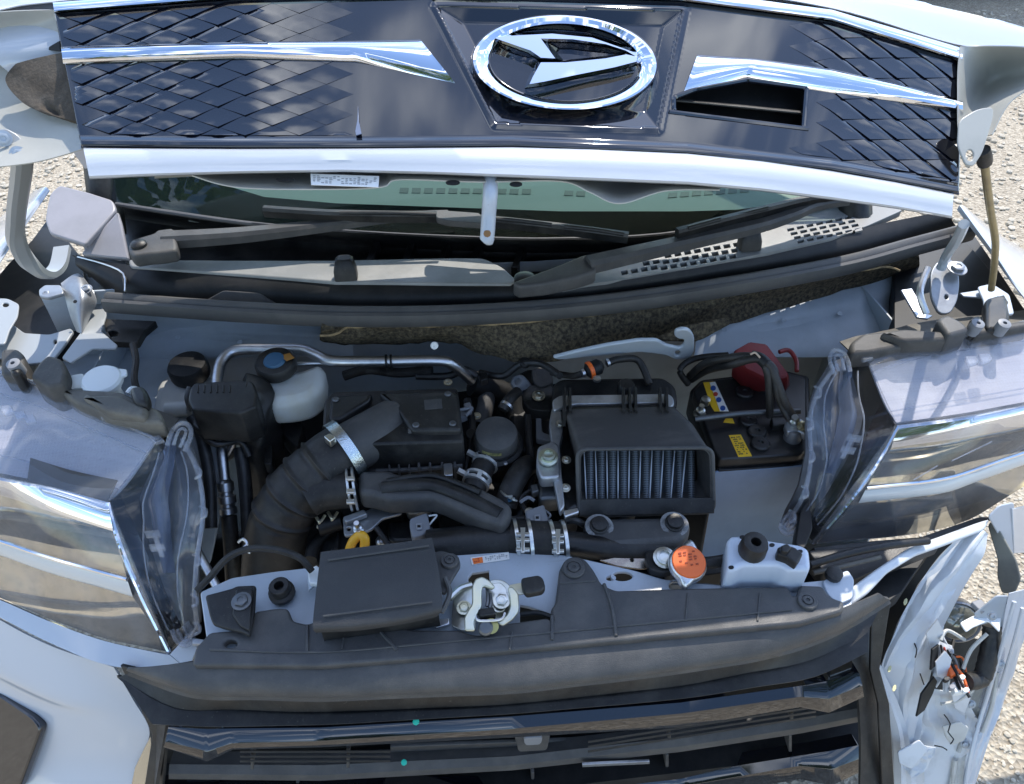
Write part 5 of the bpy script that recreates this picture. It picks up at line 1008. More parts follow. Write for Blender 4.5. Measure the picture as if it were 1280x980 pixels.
lathe('stud', Z(449, 664, .848), (0, -.25, 1), [(.006, 0), (.007, .006), (.0045, .008), (.006, .014), (.0035, .016), (.0035, .026)], ALU, en, seg=12)
plate('valve_stub', [(506, 628), (536, 622), (540, 634), (520, 642), (508, 640)], zp(.835), .02, CASTA, en, r=6, bev=.004)
lathe('cover_bolt', Z(478, 678, .805), (0, -.1, 1), [(.009, 0), (.009, .005), (.006, .009), (.002, .01)], ALU, en, seg=12)
tube('dark_pipe', [Z(540, 640, .81), Z(600, 650, .80), Z(640, 680, .79)], .016, DARK, en, seg=12)
tube('dark_pipe', [Z(600, 470, .83), Z(608, 500, .82), Z(600, 530, .80)], .014, PLASG, en, seg=12)
tube('dark_pipe', [Z(590, 480, .84), Z(640, 500, .80), Z(650, 560, .76)], .02, DARK, en, seg=12)
plate('throttle_body', [(640, 470), (662, 458), (690, 470), (696, 500), (690, 560), (650, 565), (636, 530)], zp(.80), .08, DARK, en, r=8, bev=.008)
lathe('solenoid', Z(652, 482, .86), (-.4, -.3, .8), [(.012, -.03), (.013, 0), (.013, .014), (.010, .018), (.006, .018), (.005, .012)], GREYC, en, seg=16)
plate('sensor_body', [(664, 462), (676, 458), (690, 464), (692, 478), (676, 484), (666, 478)], zp(.865), .03, PLASG, en, r=4)
plate('sensor_mount', [(654, 482), (690, 480), (696, 500), (690, 514), (662, 512), (652, 498)], zp(.862), .02, PLAS, en, r=6)
bolt(Z(673, 495, .866), (0, -.2, 1), .0075, ZINC, en)
plate('hose_saddle', [(670, 512), (676, 512), (678, 540), (690, 544), (690, 512), (696, 514), (696, 552), (670, 548)], zp(.845), .012, GREYC, en, r=3)
# yellow dipstick
d_ = unit('dipstick', 'yellow looped oil dipstick handle', 'dipstick', 447, 680, .85)
tube('pull_ring', [Z(x, y, z) for x, y, z in ((436, 690, .835), (441, 677, .85), (450, 669, .858), (456, 674, .856), (455, 688, .84))], .0062, YEL, d_, seg=10)
tube('stick', [Z(450, 670, .858), Z(449, 664, .862)], .0032, ALU, d_, k=3, seg=8)
# air filter housing
af = unit('air_filter_housing', 'square black air filter box with a round outlet and ribbed front', 'air filter box', 490, 540, .88)
rows = [[Z(x, y, z) for x, y, z in r] for r in ([(412, 492, .925), (455, 488, .928), (510, 483, .93), (573, 484, .928)], [(406, 515, .925), (455, 512, .93), (512, 505, .935), (577, 512, .93)], [(404, 535, .915), (450, 535, .92), (512, 540, .93), (578, 540, .925)])]
plate('box_body', [(405, 500), (416, 489), (572, 484), (580, 552), (430, 556), (403, 532)], zp(.915), .06, PLAS, af, r=5, bev=.004)
plate('box_top', [(472, 490), (566, 487), (573, 492), (577, 537), (514, 538), (496, 512)], zp(.925), .02, PLAS, af, r=5, bev=.005)
plate('box_top', [(413, 494), (466, 491), (462, 500), (424, 524), (410, 524)], zp(.925), .02, PLAS, af, r=5, bev=.005)
plate('box_step', [(476, 560), (505, 556), (506, 568), (478, 570)], zp(.885), .03, PLAS, af, r=3, bev=.004)
plate('box_lower', [(455, 560), (512, 548), (580, 546), (578, 586), (520, 588), (455, 590)], zp(.868), .10, PLAS, af, r=6, bev=.005)
tube('box_edge', [Z(510, 539, .918), Z(545, 537, .918), Z(574, 539, .918)], .004, PLASG, af, k=4, seg=8)
for x in (521, 535, 550, 566): plate('front_rib', [(x, 553), (x+3, 553), (x+4, 584), (x+1, 584)], zp(.876), .03, PLASG, af, bev=.0008)
for x in (485, 497, 510): plate('front_rib', [(x, 580), (x+2.5, 580), (x+2.5, 588), (x, 588)], zp(.874), .02, PLASG, af, bev=.0008)
tube('lower_flange', [Z(470, 589, .868), Z(520, 587, .868), Z(578, 582, .868)], .0035, PLASG, af, k=3, seg=8)
plate('spring_clip', [(554, 579), (565, 578), (566, 594), (555, 595)], zp(.882), .012, ALU, af, r=2)
oA, oB = Z(508, 528, .905), Z(432, 556, .905); oax = (oB-oA).normalized()
o_path = [Z(496, 528, .89), Z(470, 542, .895), Z(436, 561, .895)]
tube('outlet_pipe', o_path, .036, PLASG, af, seg=28)
# intake hose
ih = unit('intake_hose', 'thick bent black intake hose running down from the air filter box', 'intake hose', 380, 620, .85)
hp_ = [Z(438, 560, .893), Z(412, 577, .888), Z(385, 600, .873), Z(360, 630, .845), Z(345, 670, .80), Z(340, 720, .74)]
tube('hose', hp_, .0405, RUB, ih, k=40, seg=36, rad=lambda s: 1+.085*sum(math.exp(-((s-q)/.011)**2)-.45*math.exp(-((s-q-.028)/.014)**2) for q in (.27, .40, .53, .66))+(.05 if s < .06 else 0)+.05*max(0, s-.3), smooth=50)
a_ = (hp_[1]-hp_[0]).normalized(); clampring(Z(432, 563.5, .893), a_, .0435, ih, mat('worm_clamp', (.66, .72, .74), .22, metal=1, bump=.6, bscale=420, mott=-.3, mscale=60, mcol=(.45, .55, .58)), .015, label='silver worm drive clamp')
plate('clamp_screw', [(404, 545), (412, 541), (420, 546), (412, 552)], zp(.945), .012, ZINC, ih, r=2)
bt = [Z(385, 622, .868), Z(405, 613, .872), Z(440, 610, .872)]
tube('branch', bt, .027, RUB, ih, seg=24)
sc_pl = zp(.906)
cl = clampring(Z(437, 611, .874), (1, .1, .0), .0285, ih, mat('spring_clamp', (.70, .71, .69), .3, metal=.9), .003, 'clamp_band')
cl = clampring(Z(444, 610, .874), (1, .1, .0), .0285, ih, MATS['spring_clamp'], .003, 'clamp_band')
for y, h_ in ((597, 4), (613, 5), (626, 5)): plate('clamp_bridge', [(433, y-h_/2), (443, y-h_/2), (443, y+h_/2), (433, y+h_/2)], zp(.908 if y < 620 else .895), .004, MATS['spring_clamp'], ih, bev=.0008)
# resonator duct
rd = unit('resonator_duct', 'long flat black air duct bent along its length', 'air duct', 545, 620, .89)
plate('duct_body', [(448, 592), (452, 587), (485, 586), (500, 592), (545, 590), (566, 594), (600, 608), (628, 622), (640, 632), (638, 644), (628, 656), (600, 648), (556, 628), (540, 622), (486, 624), (466, 618), (448, 616)], zp(.892), .034, PLASG, rd, r=6, bev=.008)
tube('duct_tube', [Z(478, 612, .888), Z(520, 608, .890), Z(545, 609, .890), Z(580, 622, .890), Z(625, 645, .886)], .0105, PLAS, rd, seg=16)
tube('duct_rail', [Z(484, 602, .893), Z(520, 596, .895), Z(548, 596, .896), Z(600, 616, .896)], .0045, PLAS, rd, seg=10)
tube('duct_rim', [Z(480, 620, .88), Z(536, 615, .884), Z(556, 620, .884), Z(622, 654, .878)], .003, PLASG, rd, seg=8)
# left black box with elbow
rb = unit('resonator_box', 'black box and elbow duct at the left of the bay', 'air duct', 290, 510, .9)
plate('box_body', [(236, 486), (242, 478), (300, 474), (316, 476), (322, 492), (320, 508), (300, 516), (240, 512), (234, 500)], zp(.938), .06, PLAS, rb, r=3, bev=.004)
for i in range(6): plate('box_rib', [(246+i*8, 481), (248+i*8, 481), (248+i*8, 490), (246+i*8, 490)], zp(.9395), .002, PLAS, rb, bev=.0005)
rows = [Z(300, 492, .915), Z(320, 500, .90), Z(325, 535, .86), Z(330, 575, .80), Z(334, 615, .74)]
tube('elbow', rows, 0, PLAS, rb, k=8, prof=fillet([(-.022, -.028), (.022, -.028), (.022, .028), (-.022, .028)], .012, 4), rad=lambda s: 1+.06*(abs(s-.55) < .02), smooth=40)
tube('box_lip', [Z(237, 484, .935), Z(234, 498, .925), Z(239, 512, .90)], .004, PLASG, rb, seg=8)
plate('elbow_clip', [(330, 556), (340, 556), (340, 580), (330, 580)], zp(.845), .02, PLAS, rb, r=3)
# brake fluid reservoir
br = unit('brake_fluid_reservoir', 'milky brake fluid tank with a black and blue cap', 'fluid reservoir', 358, 480, .9)
plate('tank', [(324, 470), (336, 460), (372, 462), (398, 452), (406, 458), (404, 482), (388, 496), (364, 502), (336, 504), (326, 490)], zp(.905), .05, MILK, br, r=10, bev=.014)
plate('tank_base', [(332, 500), (366, 500), (372, 520), (350, 524), (334, 520)], zp(.85), .06, PLAS, br, r=4)
pc = Z(347, 462, .915); lathe('cap', pc, (0, -.12, 1), [(.028, 0), (.030, .003), (.030, .016), (.027, .020), (.020, .020)], PLAS, br, seg=40)
lathe('cap_centre', pc+Vector((0, -.002, .016)), (0, -.12, 1), [(.0165, 0), (.0165, .004), (.014, .007), (.001, .0075)], BLUE, br, seg=28)
plate('cap_mark', [(350, 444), (362, 441), (368, 447), (358, 451)], zp(.938), .001, mat('amber_print', (.35, .16, .03), .5), br, bev=.0003)
tube('tank_bracket', [Z(326, 470, .90), Z(323, 486, .88)], .003, ALU, br, k=3, seg=8)
plate('mount', [(340, 516), (372, 510), (378, 530), (372, 560), (352, 540)], zp(.84), .04, PLAS, br, r=4)
bolt(Z(364, 517, .845), (0, -.2, 1), .006, DKSTEEL, br)
# coolant tank
ct = unit('coolant_tank', 'pale coolant tank with a wide black cap at the left back', 'fluid reservoir', 235, 480, .88)
plate('tank', [(186, 520), (196, 475), (214, 462), (262, 466), (280, 478), (276, 520), (250, 532), (200, 530)], zp(.865), .10, mat('dull_milky_tank', (.40, .41, .40), .5, sss=.1, mott=-.2, mscale=10, mcol=(.3, .31, .31)), ct, r=10, bev=.014)
lathe('cap', Z(239, 468, .87), (0, -.08, 1), [(.030, 0), (.031, .004), (.031, .018), (.028, .024), (.010, .025)], PLAS, ct, seg=28)
# washer filler
wf = unit('washer_filler', 'milky white flip cap of the washer filler beside the left headlight', 'filler cap', 130, 475, .96)
lathe('neck', Z(128, 488, .95), (0, -.06, 1), [(.024, -.05), (.022, 0), (.026, .002), (.026, .006), (.022, .008)], MILKC, wf, seg=26)
lathe('cap', Z(130, 480, .962), (.05, -.12, 1), [(.022, 0), (.0265, .003), (.0265, .009), (.0235, .0125), (.016, .0135), (.001, .0135)], MILKC, wf, seg=32)
plate('cap_tab', [(146, 460), (158, 461), (159, 468), (150, 472)], zp(.972), .004, MILKC, wf, r=2)
plate('filler_shoulder', [(84, 470), (104, 466), (112, 484), (86, 486)], zp(.965), .02, MILK, wf, r=4)
tube('washer_hose', [Z(166, 430, .95), Z(170, 450, .94), Z(168, 475, .93), Z(176, 500, .91)], .005, RUB, wf, seg=8)
tube('washer_hose', [Z(176, 490, .965), Z(166, 486, .972), Z(160, 492, .97)], .004, MILKC, wf, seg=8)
# air conditioning pipes
ac = unit('coolant_pipe', 'silver aluminium pipe bent across the back of the bay', 'pipe', 400, 445, .93)
tube('pipe', [Z(x, y, z) for x, y, z in ((272, 500, .89), (272, 472, .90), (278, 450, .91), (296, 438, .915), (340, 437, .918), (376, 437, .918), (396, 444, .915), (415, 451, .913), (470, 452, .912), (545, 451, .91), (566, 456, .90), (590, 476, .86))], .0085, ALU, ac, k=8, seg=16)
tube('thin_pipe', [Z(372, 455, .90), Z(400, 454, .90), Z(425, 456, .895)], .004, ALU, ac, seg=10)
for x in (483, 489): clampring(Z(x, 452, .912), (1, 0, 0), .0088, ac, DARK, .003, 'pipe_band')
ad = unit('coolant_pipe', 'silver pipe with ringed fitting dropping at the left of the bay', 'pipe', 283, 600, .8)
tube('pipe', [Z(276, 522, .86), Z(277, 560, .84), Z(281, 600, .81)], .0078, ALU, ad, seg=14)
pa, pb = Z(281, 600, .81), Z(288, 660, .755); fx = (pb-pa).normalized(); lathe('fitting', pa, fx, [(.008, 0), (.012, .004), (.012, .016), (.0095, .018), (.0095, .022), (.013, .024), (.013, .034), (.010, .036), (.010, .040), (.0125, .042), (.0125, .05), (.010, .052)], ALU, ad, seg=20)
tube('rubber_end', [Z(286, 645, .77), Z(289, 680, .74), Z(292, 730, .69)], .0115, RUB, ad, seg=14)
lathe('service_valve', Z(271, 540, .862), (-.4, -.5, .6), [(.004, 0), (.004, .006), (.0055, .007), (.0055, .012), (.002, .013)], ALU, ad, seg=10)
tube('stay_rod', [Z(244, 684, .84), Z(272, 735, .82)], .0055, ALU, ad, k=3, seg=10)
tube('stay_rod', [Z(298, 545, .85), Z(283, 572, .82)], .004, ALU, ad, k=3, seg=8)
tube('white_duct', [Z(208, 512, .88), Z(236, 510, .88)], .012, MATS['dull_milky_tank'], ad, k=3, seg=12)
# bonnet cable
bc = unit('bonnet_cable', 'thin black cable looping over the left end of the cross panel', 'cable', 320, 700, .88)
tube('cable', [Z(x, y, z) for x, y, z in ((246, 738, .87), (262, 722, .88), (285, 697, .90), (312, 686, .91), (345, 687, .91), (374, 697, .905), (390, 714, .89))], .0042, RUB, bc, seg=8)
tube('cable', [Z(x, y, .80) for x, y in ((388, 700), (392, 684), (404, 670), (418, 662))], .009, PLAS, bc, seg=10)
plate('cable_end', [(384, 712), (396, 706), (402, 716), (398, 730), (386, 728)], zp(.882), .008, MILKC, bc, r=2)
wbk = unit('wire_clips', 'brass coloured twin wire clips beside the thick intake hose', 'wire clip', 405, 650, .83)
for x, y in ((400, 648), (416, 644)):
    tube('wire_loop', [Z(x-6, y-4, .84), Z(x, y+4, .838), Z(x+6, y-4, .84)], .0022, YZ, wbk, seg=6); tube('wire_loop', [Z(x, y+4, .838), Z(x-3, y+12, .83)], .002, YZ, wbk, k=3, seg=6)
tube('clip_sleeve', [Z(398, 660, .825), Z(426, 652, .825)], .012, DARK, wbk, k=3, seg=12)
# dome valve
dv = unit('bypass_valve', 'round black dome valve with a worn yellow label', 'valve', 620, 545, .88)
p = Z(621, 556, .872); axv = Vector((-.02, -.18, 1)).normalized()
lathe('valve_body', p, axv, [(.026, -.06), (.030, -.02), (.0365, -.014), (.0375, -.006), (.0375, .002), (.033, .006), (.0325, .010)], PLAS, dv, seg=36)
lathe('valve_cap', p+axv*.006, axv, [(.0305, 0), (.0300, .020), (.0285, .0235), (.026, .0245), (.020, .0245), (.018, .0255), (.001, .0255)], PLASG, dv, seg=36)
u_, v_, _ = axes(axv); lab = bmesh.new(); vv = []
for i in range(9):
    a = math.radians(225+i*6.5); d = Vector((math.cos(a), math.sin(a), 0)); vv.append([lab.verts.new(p+axv*h+d*.0312) for h in (.012, .019)])
for a, b in zip(vv, vv[1:]): lab.faces.new((a[0], b[0], b[1], a[1]))
from_bm('worn_label', lab, mat('worn_label', (.30, .28, .10), .6, mott=-1, mscale=160, mcol=(.04, .06, .04)), dv)
tube('nipple', [Z(628, 512, .90), Z(636, 500, .905), Z(646, 490, .89)], .008, RUB, dv, seg=12); clampring(Z(633, 508, .902), (.5, .6, .2), .0085, dv, ALU, .004, 'nipple_ring')
for x, y in ((594, 576), (632, 580)): lathe('valve_screw', Z(x, y, .868), axv, [(.003, 0), (.003, .003), (.001, .0035)], ALU, dv, seg=8)
# hose with two white clamps
vh = unit('bypass_hose', 'short black hose with two whitish spring clamps below the dome valve', 'hose', 602, 590, .87)
A_, B_ = Z(612, 570, .862), Z(592, 612, .855); hx = (B_-A_).normalized()
tube('hose', [A_, A_.lerp(B_, .5)+Vector((0, 0, .004)), B_], .0165, RUB, vh, seg=22)
WC = mat('white_clamp', (.62, .63, .62), .35, metal=.5)
for t, w_ in ((.22, .013), (.78, .013)):
    c = A_.lerp(B_, t)+Vector((0, 0, .003)); clampring(c-hx*.0045, hx, .0172, vh, WC, .004, 'clamp_band'); clampring(c+hx*.0045, hx, .0172, vh, WC, .004, 'clamp_band')
    for a in (20, 80, 150):
        q = Vector((math.cos(math.radians(a)), -.3, math.sin(math.radians(a)))); q = (q-hx*q.dot(hx)).normalized(); s_ = hx.cross(q); from_bm('clamp_bridge', obox(c+q*.0184, hx*.006, s_*.003, q*.001), WC, vh, smooth=None)
    q = Vector((-1, 0, .35)); q = (q-hx*q.dot(hx)).normalized(); s_ = hx.cross(q); from_bm('clamp_ear', obox(c+q*.024, hx*.003, s_*.003, q*.006), WC, vh, smooth=None)
oh = unit('oil_hose', 'matt black hose with a small bright clip, right of the white clamps', 'hose', 645, 605, .86)
tube('hose', [Z(660, 582, .84), Z(652, 588, .865), Z(640, 608, .862), Z(632, 632, .845)], .0155, RUB, oh, seg=20)
for t in range(3): tube('spring_clip', [Z(626+t*4, 614+t*3, .878), Z(632+t*4, 620+t*2, .884), Z(640+t*3, 620+t*3, .88)], .0014, ALU, oh, seg=6)
plate('paint_mark', [(634, 620), (640, 618), (640, 626), (635, 627)], zp(.880), .002, BLUE, oh, r=1, bev=.0005)
# connectors
def connector(lab, px, z):
    c = unit('wire_connector', lab, 'connector', px[0][0], px[0][1], z, 'grey plugs on the engine')
    plate('plug_body', px, zp(z), .022, GREYC, c, r=3, bev=.002); cx = sum(p[0] for p in px)/len(px); cy = sum(p[1] for p in px)/len(px)
    plate('latch_window', [(cx-4, cy-4), (cx+4, cy-5), (cx+4, cy+3), (cx-3, cy+4)], zp(z+.003), .003, mat('connector_face', (.30, .31, .33), .45) if 'connector_face' not in MATS else MATS['connector_face'], c, r=1)
    plate('slot', [(cx-2, cy-2), (cx+2, cy-2), (cx+2, cy+1), (cx-2, cy+1)], zp(z+.0036), .002, DARK, c, bev=.0003)
    return c
c1 = connector('pale grey plug with a white wire loop above the flat lid', [(512, 648), (534, 640), (538, 660), (530, 668), (516, 672), (512, 660)], .862)
tube('wire_loop', [Z(536, 645, .86), Z(546, 644, .862), Z(540, 652, .858), Z(537, 656, .855)], .0012, MILKC, c1, seg=6)
c2 = connector('darker grey plug standing between the duct end and the hose clamps', [(656, 638), (680, 630), (686, 650), (676, 658), (660, 660)], .865)
tube('wire_loop', [Z(682, 638, .86), Z(688, 644, .86), Z(683, 650, .855)], .0015, GREYC, c2, seg=6)
# horizontal charge pipe
cp_ = unit('charge_pipe', 'thick black pipe lying along the back of the cross panel with two clamps', 'pipe', 620, 680, .85)
tube('pipe', [Z(535, 685, .848), Z(580, 680, .85), Z(640, 676, .85)], .0235, PLAS, cp_, seg=24)
tube('rubber_sleeve', [Z(638, 675, .85), Z(675, 677, .85), Z(708, 678, .85)], .0265, RUB, cp_, seg=26)
tube('pipe', [Z(704, 679, .85), Z(730, 682, .848), Z(770, 686, .845), Z(830, 690, .84)], .0165, PLAS, cp_, seg=20)
PC2 = MATS['spring_clamp']
for x0, x1, y in ((645, 662, 676), (690, 705, 678)):
    for x in (x0, x1): clampring(Z(x, y, .85), (1, .02, 0), .0272, cp_, PC2, .0045, 'clamp_band')
    for dy, zz_ in ((-9, .884), (-2, .8855), (10, .879)): plate('clamp_bridge', [(x0, y+dy-2), (x1, y+dy-2), (x1, y+dy+2), (x0, y+dy+2)], zp(zz_), .004, PC2, cp_, bev=.0008)
    xm = (x0+x1)/2; plate('clamp_tongue', [(xm-3, y-17), (xm+3, y-17), (xm+2, y+14), (xm-2, y+14)], zp(.887), .003, PC2, cp_, bev=.0008)
# intercooler with its scoop
ic = unit('intercooler', 'finned silver intercooler under a wide black air scoop', 'intercooler', 790, 580, .9)
plate('end_tank', [(690, 480), (700, 472), (830, 470), (846, 482), (848, 506), (692, 508)], zp(.895), .05, PLAS, ic, r=8, bev=.008)
plate('top_bar', [(690, 500), (700, 494), (836, 492), (842, 497), (843, 506), (836, 510), (830, 503), (720, 505), (704, 508), (692, 514)], zp(.925), .006, CASTA, ic, r=4, bev=.0015)
for x in (704, 711, 778, 786, 793, 824, 832): plate('clamp_fin', [(x, 484), (x+3, 484), (x+4, 514), (x, 512)], zp(.94), .03, PLAS, ic, bev=.0006)
lathe('filler_stub', Z(783, 482, .93), (0, -.1, 1), [(.012, -.02), (.0125, 0), (.010, .004), (.001, .005)], PLAS, ic, seg=18)
# scoop: a tapering hood open to the front
def q4(*a): return [Z(*p) for p in a]
back = [(704, 512, .935), (842, 508, .935), (846, 512, .80), (704, 516, .80)]
mouth = [(722, 562, .925), (890, 560, .928), (892, 640, .845), (724, 645, .845)]
def rect_ring(c, inset=0, n=8, r=.25):
    P = [Z(*p) for p in c]; cen = sum(P, Vector())/4; P = [p+(cen-p).normalized()*inset for p in P]; o = []
    for i in range(4):
        p, a, b = P[i], P[i-1], P[(i+1) % 4]; la = min(.014, (a-p).length*.3); s, e = p+(a-p).normalized()*la, p+(b-p).normalized()*la
        for j in range(n): t = j/(n-1); o.append(s*(1-t)**2+p*2*t*(1-t)+e*t*t)
    return o
mid_ = [(712, 532, .935), (866, 528, .936), (870, 560, .82), (714, 565, .82)]
outer = [rect_ring(back), rect_ring(mid_), rect_ring(mouth), rect_ring(mouth, .004), [p+Vector((0, .05, -.004)) for p in rect_ring(mouth, .007)]]
from_bm('air_scoop', rings_bm(outer, cap=False), mat('scoop_plastic', (.032, .031, .031), .55, bump=.4, bscale=260, mott=1, mscale=14, mcol=(.075, .068, .062), mlo=.5, mhi=.8, stretch=(1, 3, 3)), ic, smooth=40)
tube('scoop_rim', rect_ring(mouth, -.001), .0026, PLASG, ic, k=1, seg=8, closed=True)
plate('scoop_side', [(700, 516), (720, 520), (726, 560), (724, 632), (708, 640), (700, 600)], zp(.86), .06, PLAS, ic, r=5, bev=.005)
# core seen in the mouth
cpl = p3(Z(735, 566, .905), Z(855, 565, .905), Z(735, 628, .862))
cpl = (cpl[0]+Vector((0, .016, -.020)), cpl[1]); TUBEM = mat('cooler_tube', (.42, .45, .49), .45, metal=.8)
plate('core_back', [(724, 556), (862, 556), (864, 634), (727, 636)], (cpl[0]-cpl[1]*.008, cpl[1]), .01, mat('core_fins', (.03, .036, .045), .6, metal=.3, bump=1, bscale=700, bdist=.002, stretch=(.3, 1, 1)), ic)
for i in range(10):
    x = 729+i*14.2; xb = 732+i*13.2; plate('cooling_tube', [(x, 563), (x+1.9, 563), (xb+2.0, 625), (xb, 625)], cpl, .006, TUBEM, ic, bev=.0008)
fb = bmesh.new()
for i in range(10):
    for j in range(28):
        x = 733+i*14.1; y = 564+j*2.2; a, b, c_, d2 = at(x, y, cpl), at(x+5, y+1.3, cpl), at(x+9.6, y, cpl), at(x+5, y-.6, cpl); vv = [fb.verts.new(p-cpl[1]*(.0015 if k % 2 == 0 else -.0005)) for k, p in enumerate((a, b, c_, d2))]; fb.faces.new(vv[::-1])
fin = from_bm('cooling_fins', fb, mat('fin_metal', (.15, .172, .20), .5, metal=.5), ic, smooth=None); fin['kind'] = 'stuff'
plate('scoop_floor', [(722, 624), (895, 622), (893, 642), (724, 646)], p3(Z(722, 628, .862), Z(895, 626, .862), Z(800, 642, .85)), .004, PLAS, ic)
# left cast frame, bolts
plate('cast_frame', [(690, 508), (702, 508), (704, 540), (700, 556), (702, 590), (706, 632), (700, 640), (692, 600), (690, 560), (686, 530)], zp(.885), .012, CASTA, ic, r=4, bev=.002)
plate('mount_lug', [(672, 558), (692, 550), (700, 558), (700, 596), (676, 598), (670, 580)], zp(.893), .02, CASTA, ic, r=5, bev=.003)
lathe('mount_bolt', Z(685, 574, .896), (0, -.2, 1), [(.0125, 0), (.0135, .003), (.0135, .006), (.010, .007), (.0095, .013), (.006, .0135), (.006, .009), (.001, .008)], mat('passivated_steel', (.52, .56, .45), .3, metal=.9), ic, seg=20)
plate('mount_foot', [(672, 596), (696, 596), (700, 622), (674, 624)], zp(.865), .03, DKSTEEL, ic, r=4, bev=.004)
plate('cable_tie', [(704, 638), (722, 634), (724, 640), (706, 646)], zp(.885), .006, ALU, ic, r=2)
plate('outlet_tank', [(728, 652), (740, 646), (850, 644), (864, 650), (862, 668), (850, 678), (760, 684), (738, 678)], zp(.862), .04, PLASG, ic, r=10, bev=.010)
lathe('tank_bolt', Z(749, 657, .864), (0, -.2, 1), [(.0125, 0), (.0125, .002), (.0105, .003), (.010, .008), (.001, .009)], PLAS, ic, seg=22); lathe('tank_bolt', Z(843, 654, .864), (0, -.2, 1), [(.0125, 0), (.0125, .002), (.0105, .003), (.010, .008), (.001, .009)], PLAS, ic, seg=22)
for x, y in ((749, 658), (843, 655)): lathe('salt_ring', Z(x, y, .8628), (0, -.12, 1), [(.0125, 0), (.0155, .0006), (.0185, .0002)], mat('salt_crust', (.24, .245, .25), .9, mott=-1, mscale=120, mcol=(.04, .04, .04)) if 'salt_crust' not in MATS else MATS['salt_crust'], ic, seg=24)
# vapour sensor above the intercooler
vs_ = unit('vapour_filter', 'small orange and black in line filter with bright clips', 'filter', 740, 461, .93)
fa, fb_ = Z(732, 465, .925), Z(756, 455, .93); fx = (fb_-fa).normalized()
lathe('filter_body', fa, fx, [(.006, 0), (.012, .004), (.012, .022), (.006, .028)], DARK, vs_, seg=18); lathe('orange_ring', fa+fx*.004, fx, [(.0118, 0), (.0135, .001), (.0135, .006), (.0118, .007)], ORG, vs_, seg=20)
for q in (fa-fx*.004, fb_+fx*.005): lathe('end_clip', q, fx, [(.004, -.003), (.0065, -.002), (.0065, .002), (.004, .003)], ALU, vs_, seg=10)
lathe('end_clip', Z(746, 475, .925), (0, 0, 1), [(.006, 0), (.006, .004), (.002, .005)], ALU, vs_, seg=10)
tube('vacuum_hose', [fb_+fx*.006, Z(775, 449, .93), Z(798, 451, .92), Z(812, 480, .90)], .0055, RUB, vs_, seg=10)
tube('vacuum_hose', [fa-fx*.006, Z(715, 470, .91), Z(690, 466, .89)], .005, RUB, vs_, seg=10)
wf2 = unit('firewall_clip', 'small round white clip on the dark firewall', 'clip', 543, 431, .9)
lathe('clip_head', Z(543, 432, .935), -ray(543, 432), [(.006, 0), (.006, .002), (.0045, .0035), (.002, .0035), (.0015, .002)], STICK, wf2, seg=16)
# battery
bt = unit('battery', 'black car battery with yellow warning labels', 'battery', 940, 525, .8)
plate('case', [(862, 488), (876, 474), (980, 462), (1012, 470), (1016, 560), (1004, 574), (898, 582), (890, 570)], zp(.835), .05, mat('battery_case', (.012, .012, .013), .38, mott=1, mscale=20, mcol=(.03, .03, .03)), bt, r=4, bev=.004)
plate('lid', [(866, 488), (878, 476), (980, 464), (1008, 472), (1010, 560), (1002, 568), (900, 574), (893, 564)], zp(.852), .02, MATS['battery_case'], bt, r=4, bev=.003)
plate('case_lip', [(896, 574), (1004, 566), (1006, 582), (898, 588)], zp(.833), .012, PLAS, bt, r=2)
bpl = zp(.8525)
plate('warning_label', [(879, 478), (892, 477), (911, 514), (893, 514), (889, 508)], bpl, .0007, STICKY, bt, bev=.0001)
plate('warning_strip', [(887, 478), (894, 477), (911, 514), (900, 514)], zp(.8531), .0005, STICK, bt, bev=.0001)
for x, y in ((891.5, 485), (898.5, 499.5), (903.5, 510)): plate('warning_sign', ell(x, y, 3.4, 3.2, 14), zp(.8536), .0005, INKB, bt, bev=.0001)
for x, y in ((894.5, 492.5),): plate('warning_sign', ell(x, y, 3, 2.6, 14), zp(.8536), .0005, INKR, bt, bev=.0001)
plate('warning_label', [(911, 544), (926, 543), (940, 570), (923, 571)], bpl, .0007, STICKY, bt, bev=.0001)
prints([(913, 546), (925, 545), (937, 568), (924, 569)], zp(.8529), 9, 7, INK, bt, seed=12, fill=.6)
plate('warning_label', [(904, 528), (907, 523), (916, 523), (918, 529)], bpl, .0007, STICKY, bt, bev=.0001)
for x, y in ((935, 527), (946, 541), (950, 556), (930, 492), (958, 486)): lathe('vent_cap', Z(x, y, .852), (0, 0, 1), [(.014, 0), (.014, .004), (.012, .006), (.004, .006), (.003, .004)], MATS['battery_case'], bt, seg=18)
tube('hold_down', [Z(868, 524, .868), Z(900, 520, .868), Z(935, 516, .868), Z(1000, 514, .868)], .0045, DKSTEEL, bt, k=3, seg=10)
lathe('hold_nut', Z(874, 519, .865), (0, -.1, 1), [(.009, 0), (.010, .003), (.007, .006), (.007, .012), (.004, .013), (.004, .022)], ZINC, bt, seg=14)
lathe('hold_nut', Z(881, 504, .862), (0, -.1, 1), [(.007, 0), (.007, .01), (.004, .011)], ZINC, bt, seg=14)
lathe('terminal', Z(990, 548, .852), (0, 0, 1), [(.013, 0), (.012, .012), (.009, .018), (.002, .018)], mat('lead', (.20, .20, .21), .5, metal=.5), bt, seg=18)
plate('terminal_clamp', [(980, 528), (1000, 522), (1012, 530), (1010, 545), (998, 538), (984, 540)], zp(.872), .012, CASTA, bt, r=4, bev=.002)
lathe('terminal_nut', Z(992, 527, .875), (-.2, -.3, 1), [(.008, 0), (.008, .007), (.005, .009), (.005, .014)], ZINC, bt, seg=8); lathe('terminal_nut', Z(1001, 534, .873), (.3, -.3, 1), [(.007, 0), (.007, .008), (.004, .01)], mat('brass', (.55, .48, .30), .35, metal=.9), bt, seg=8)
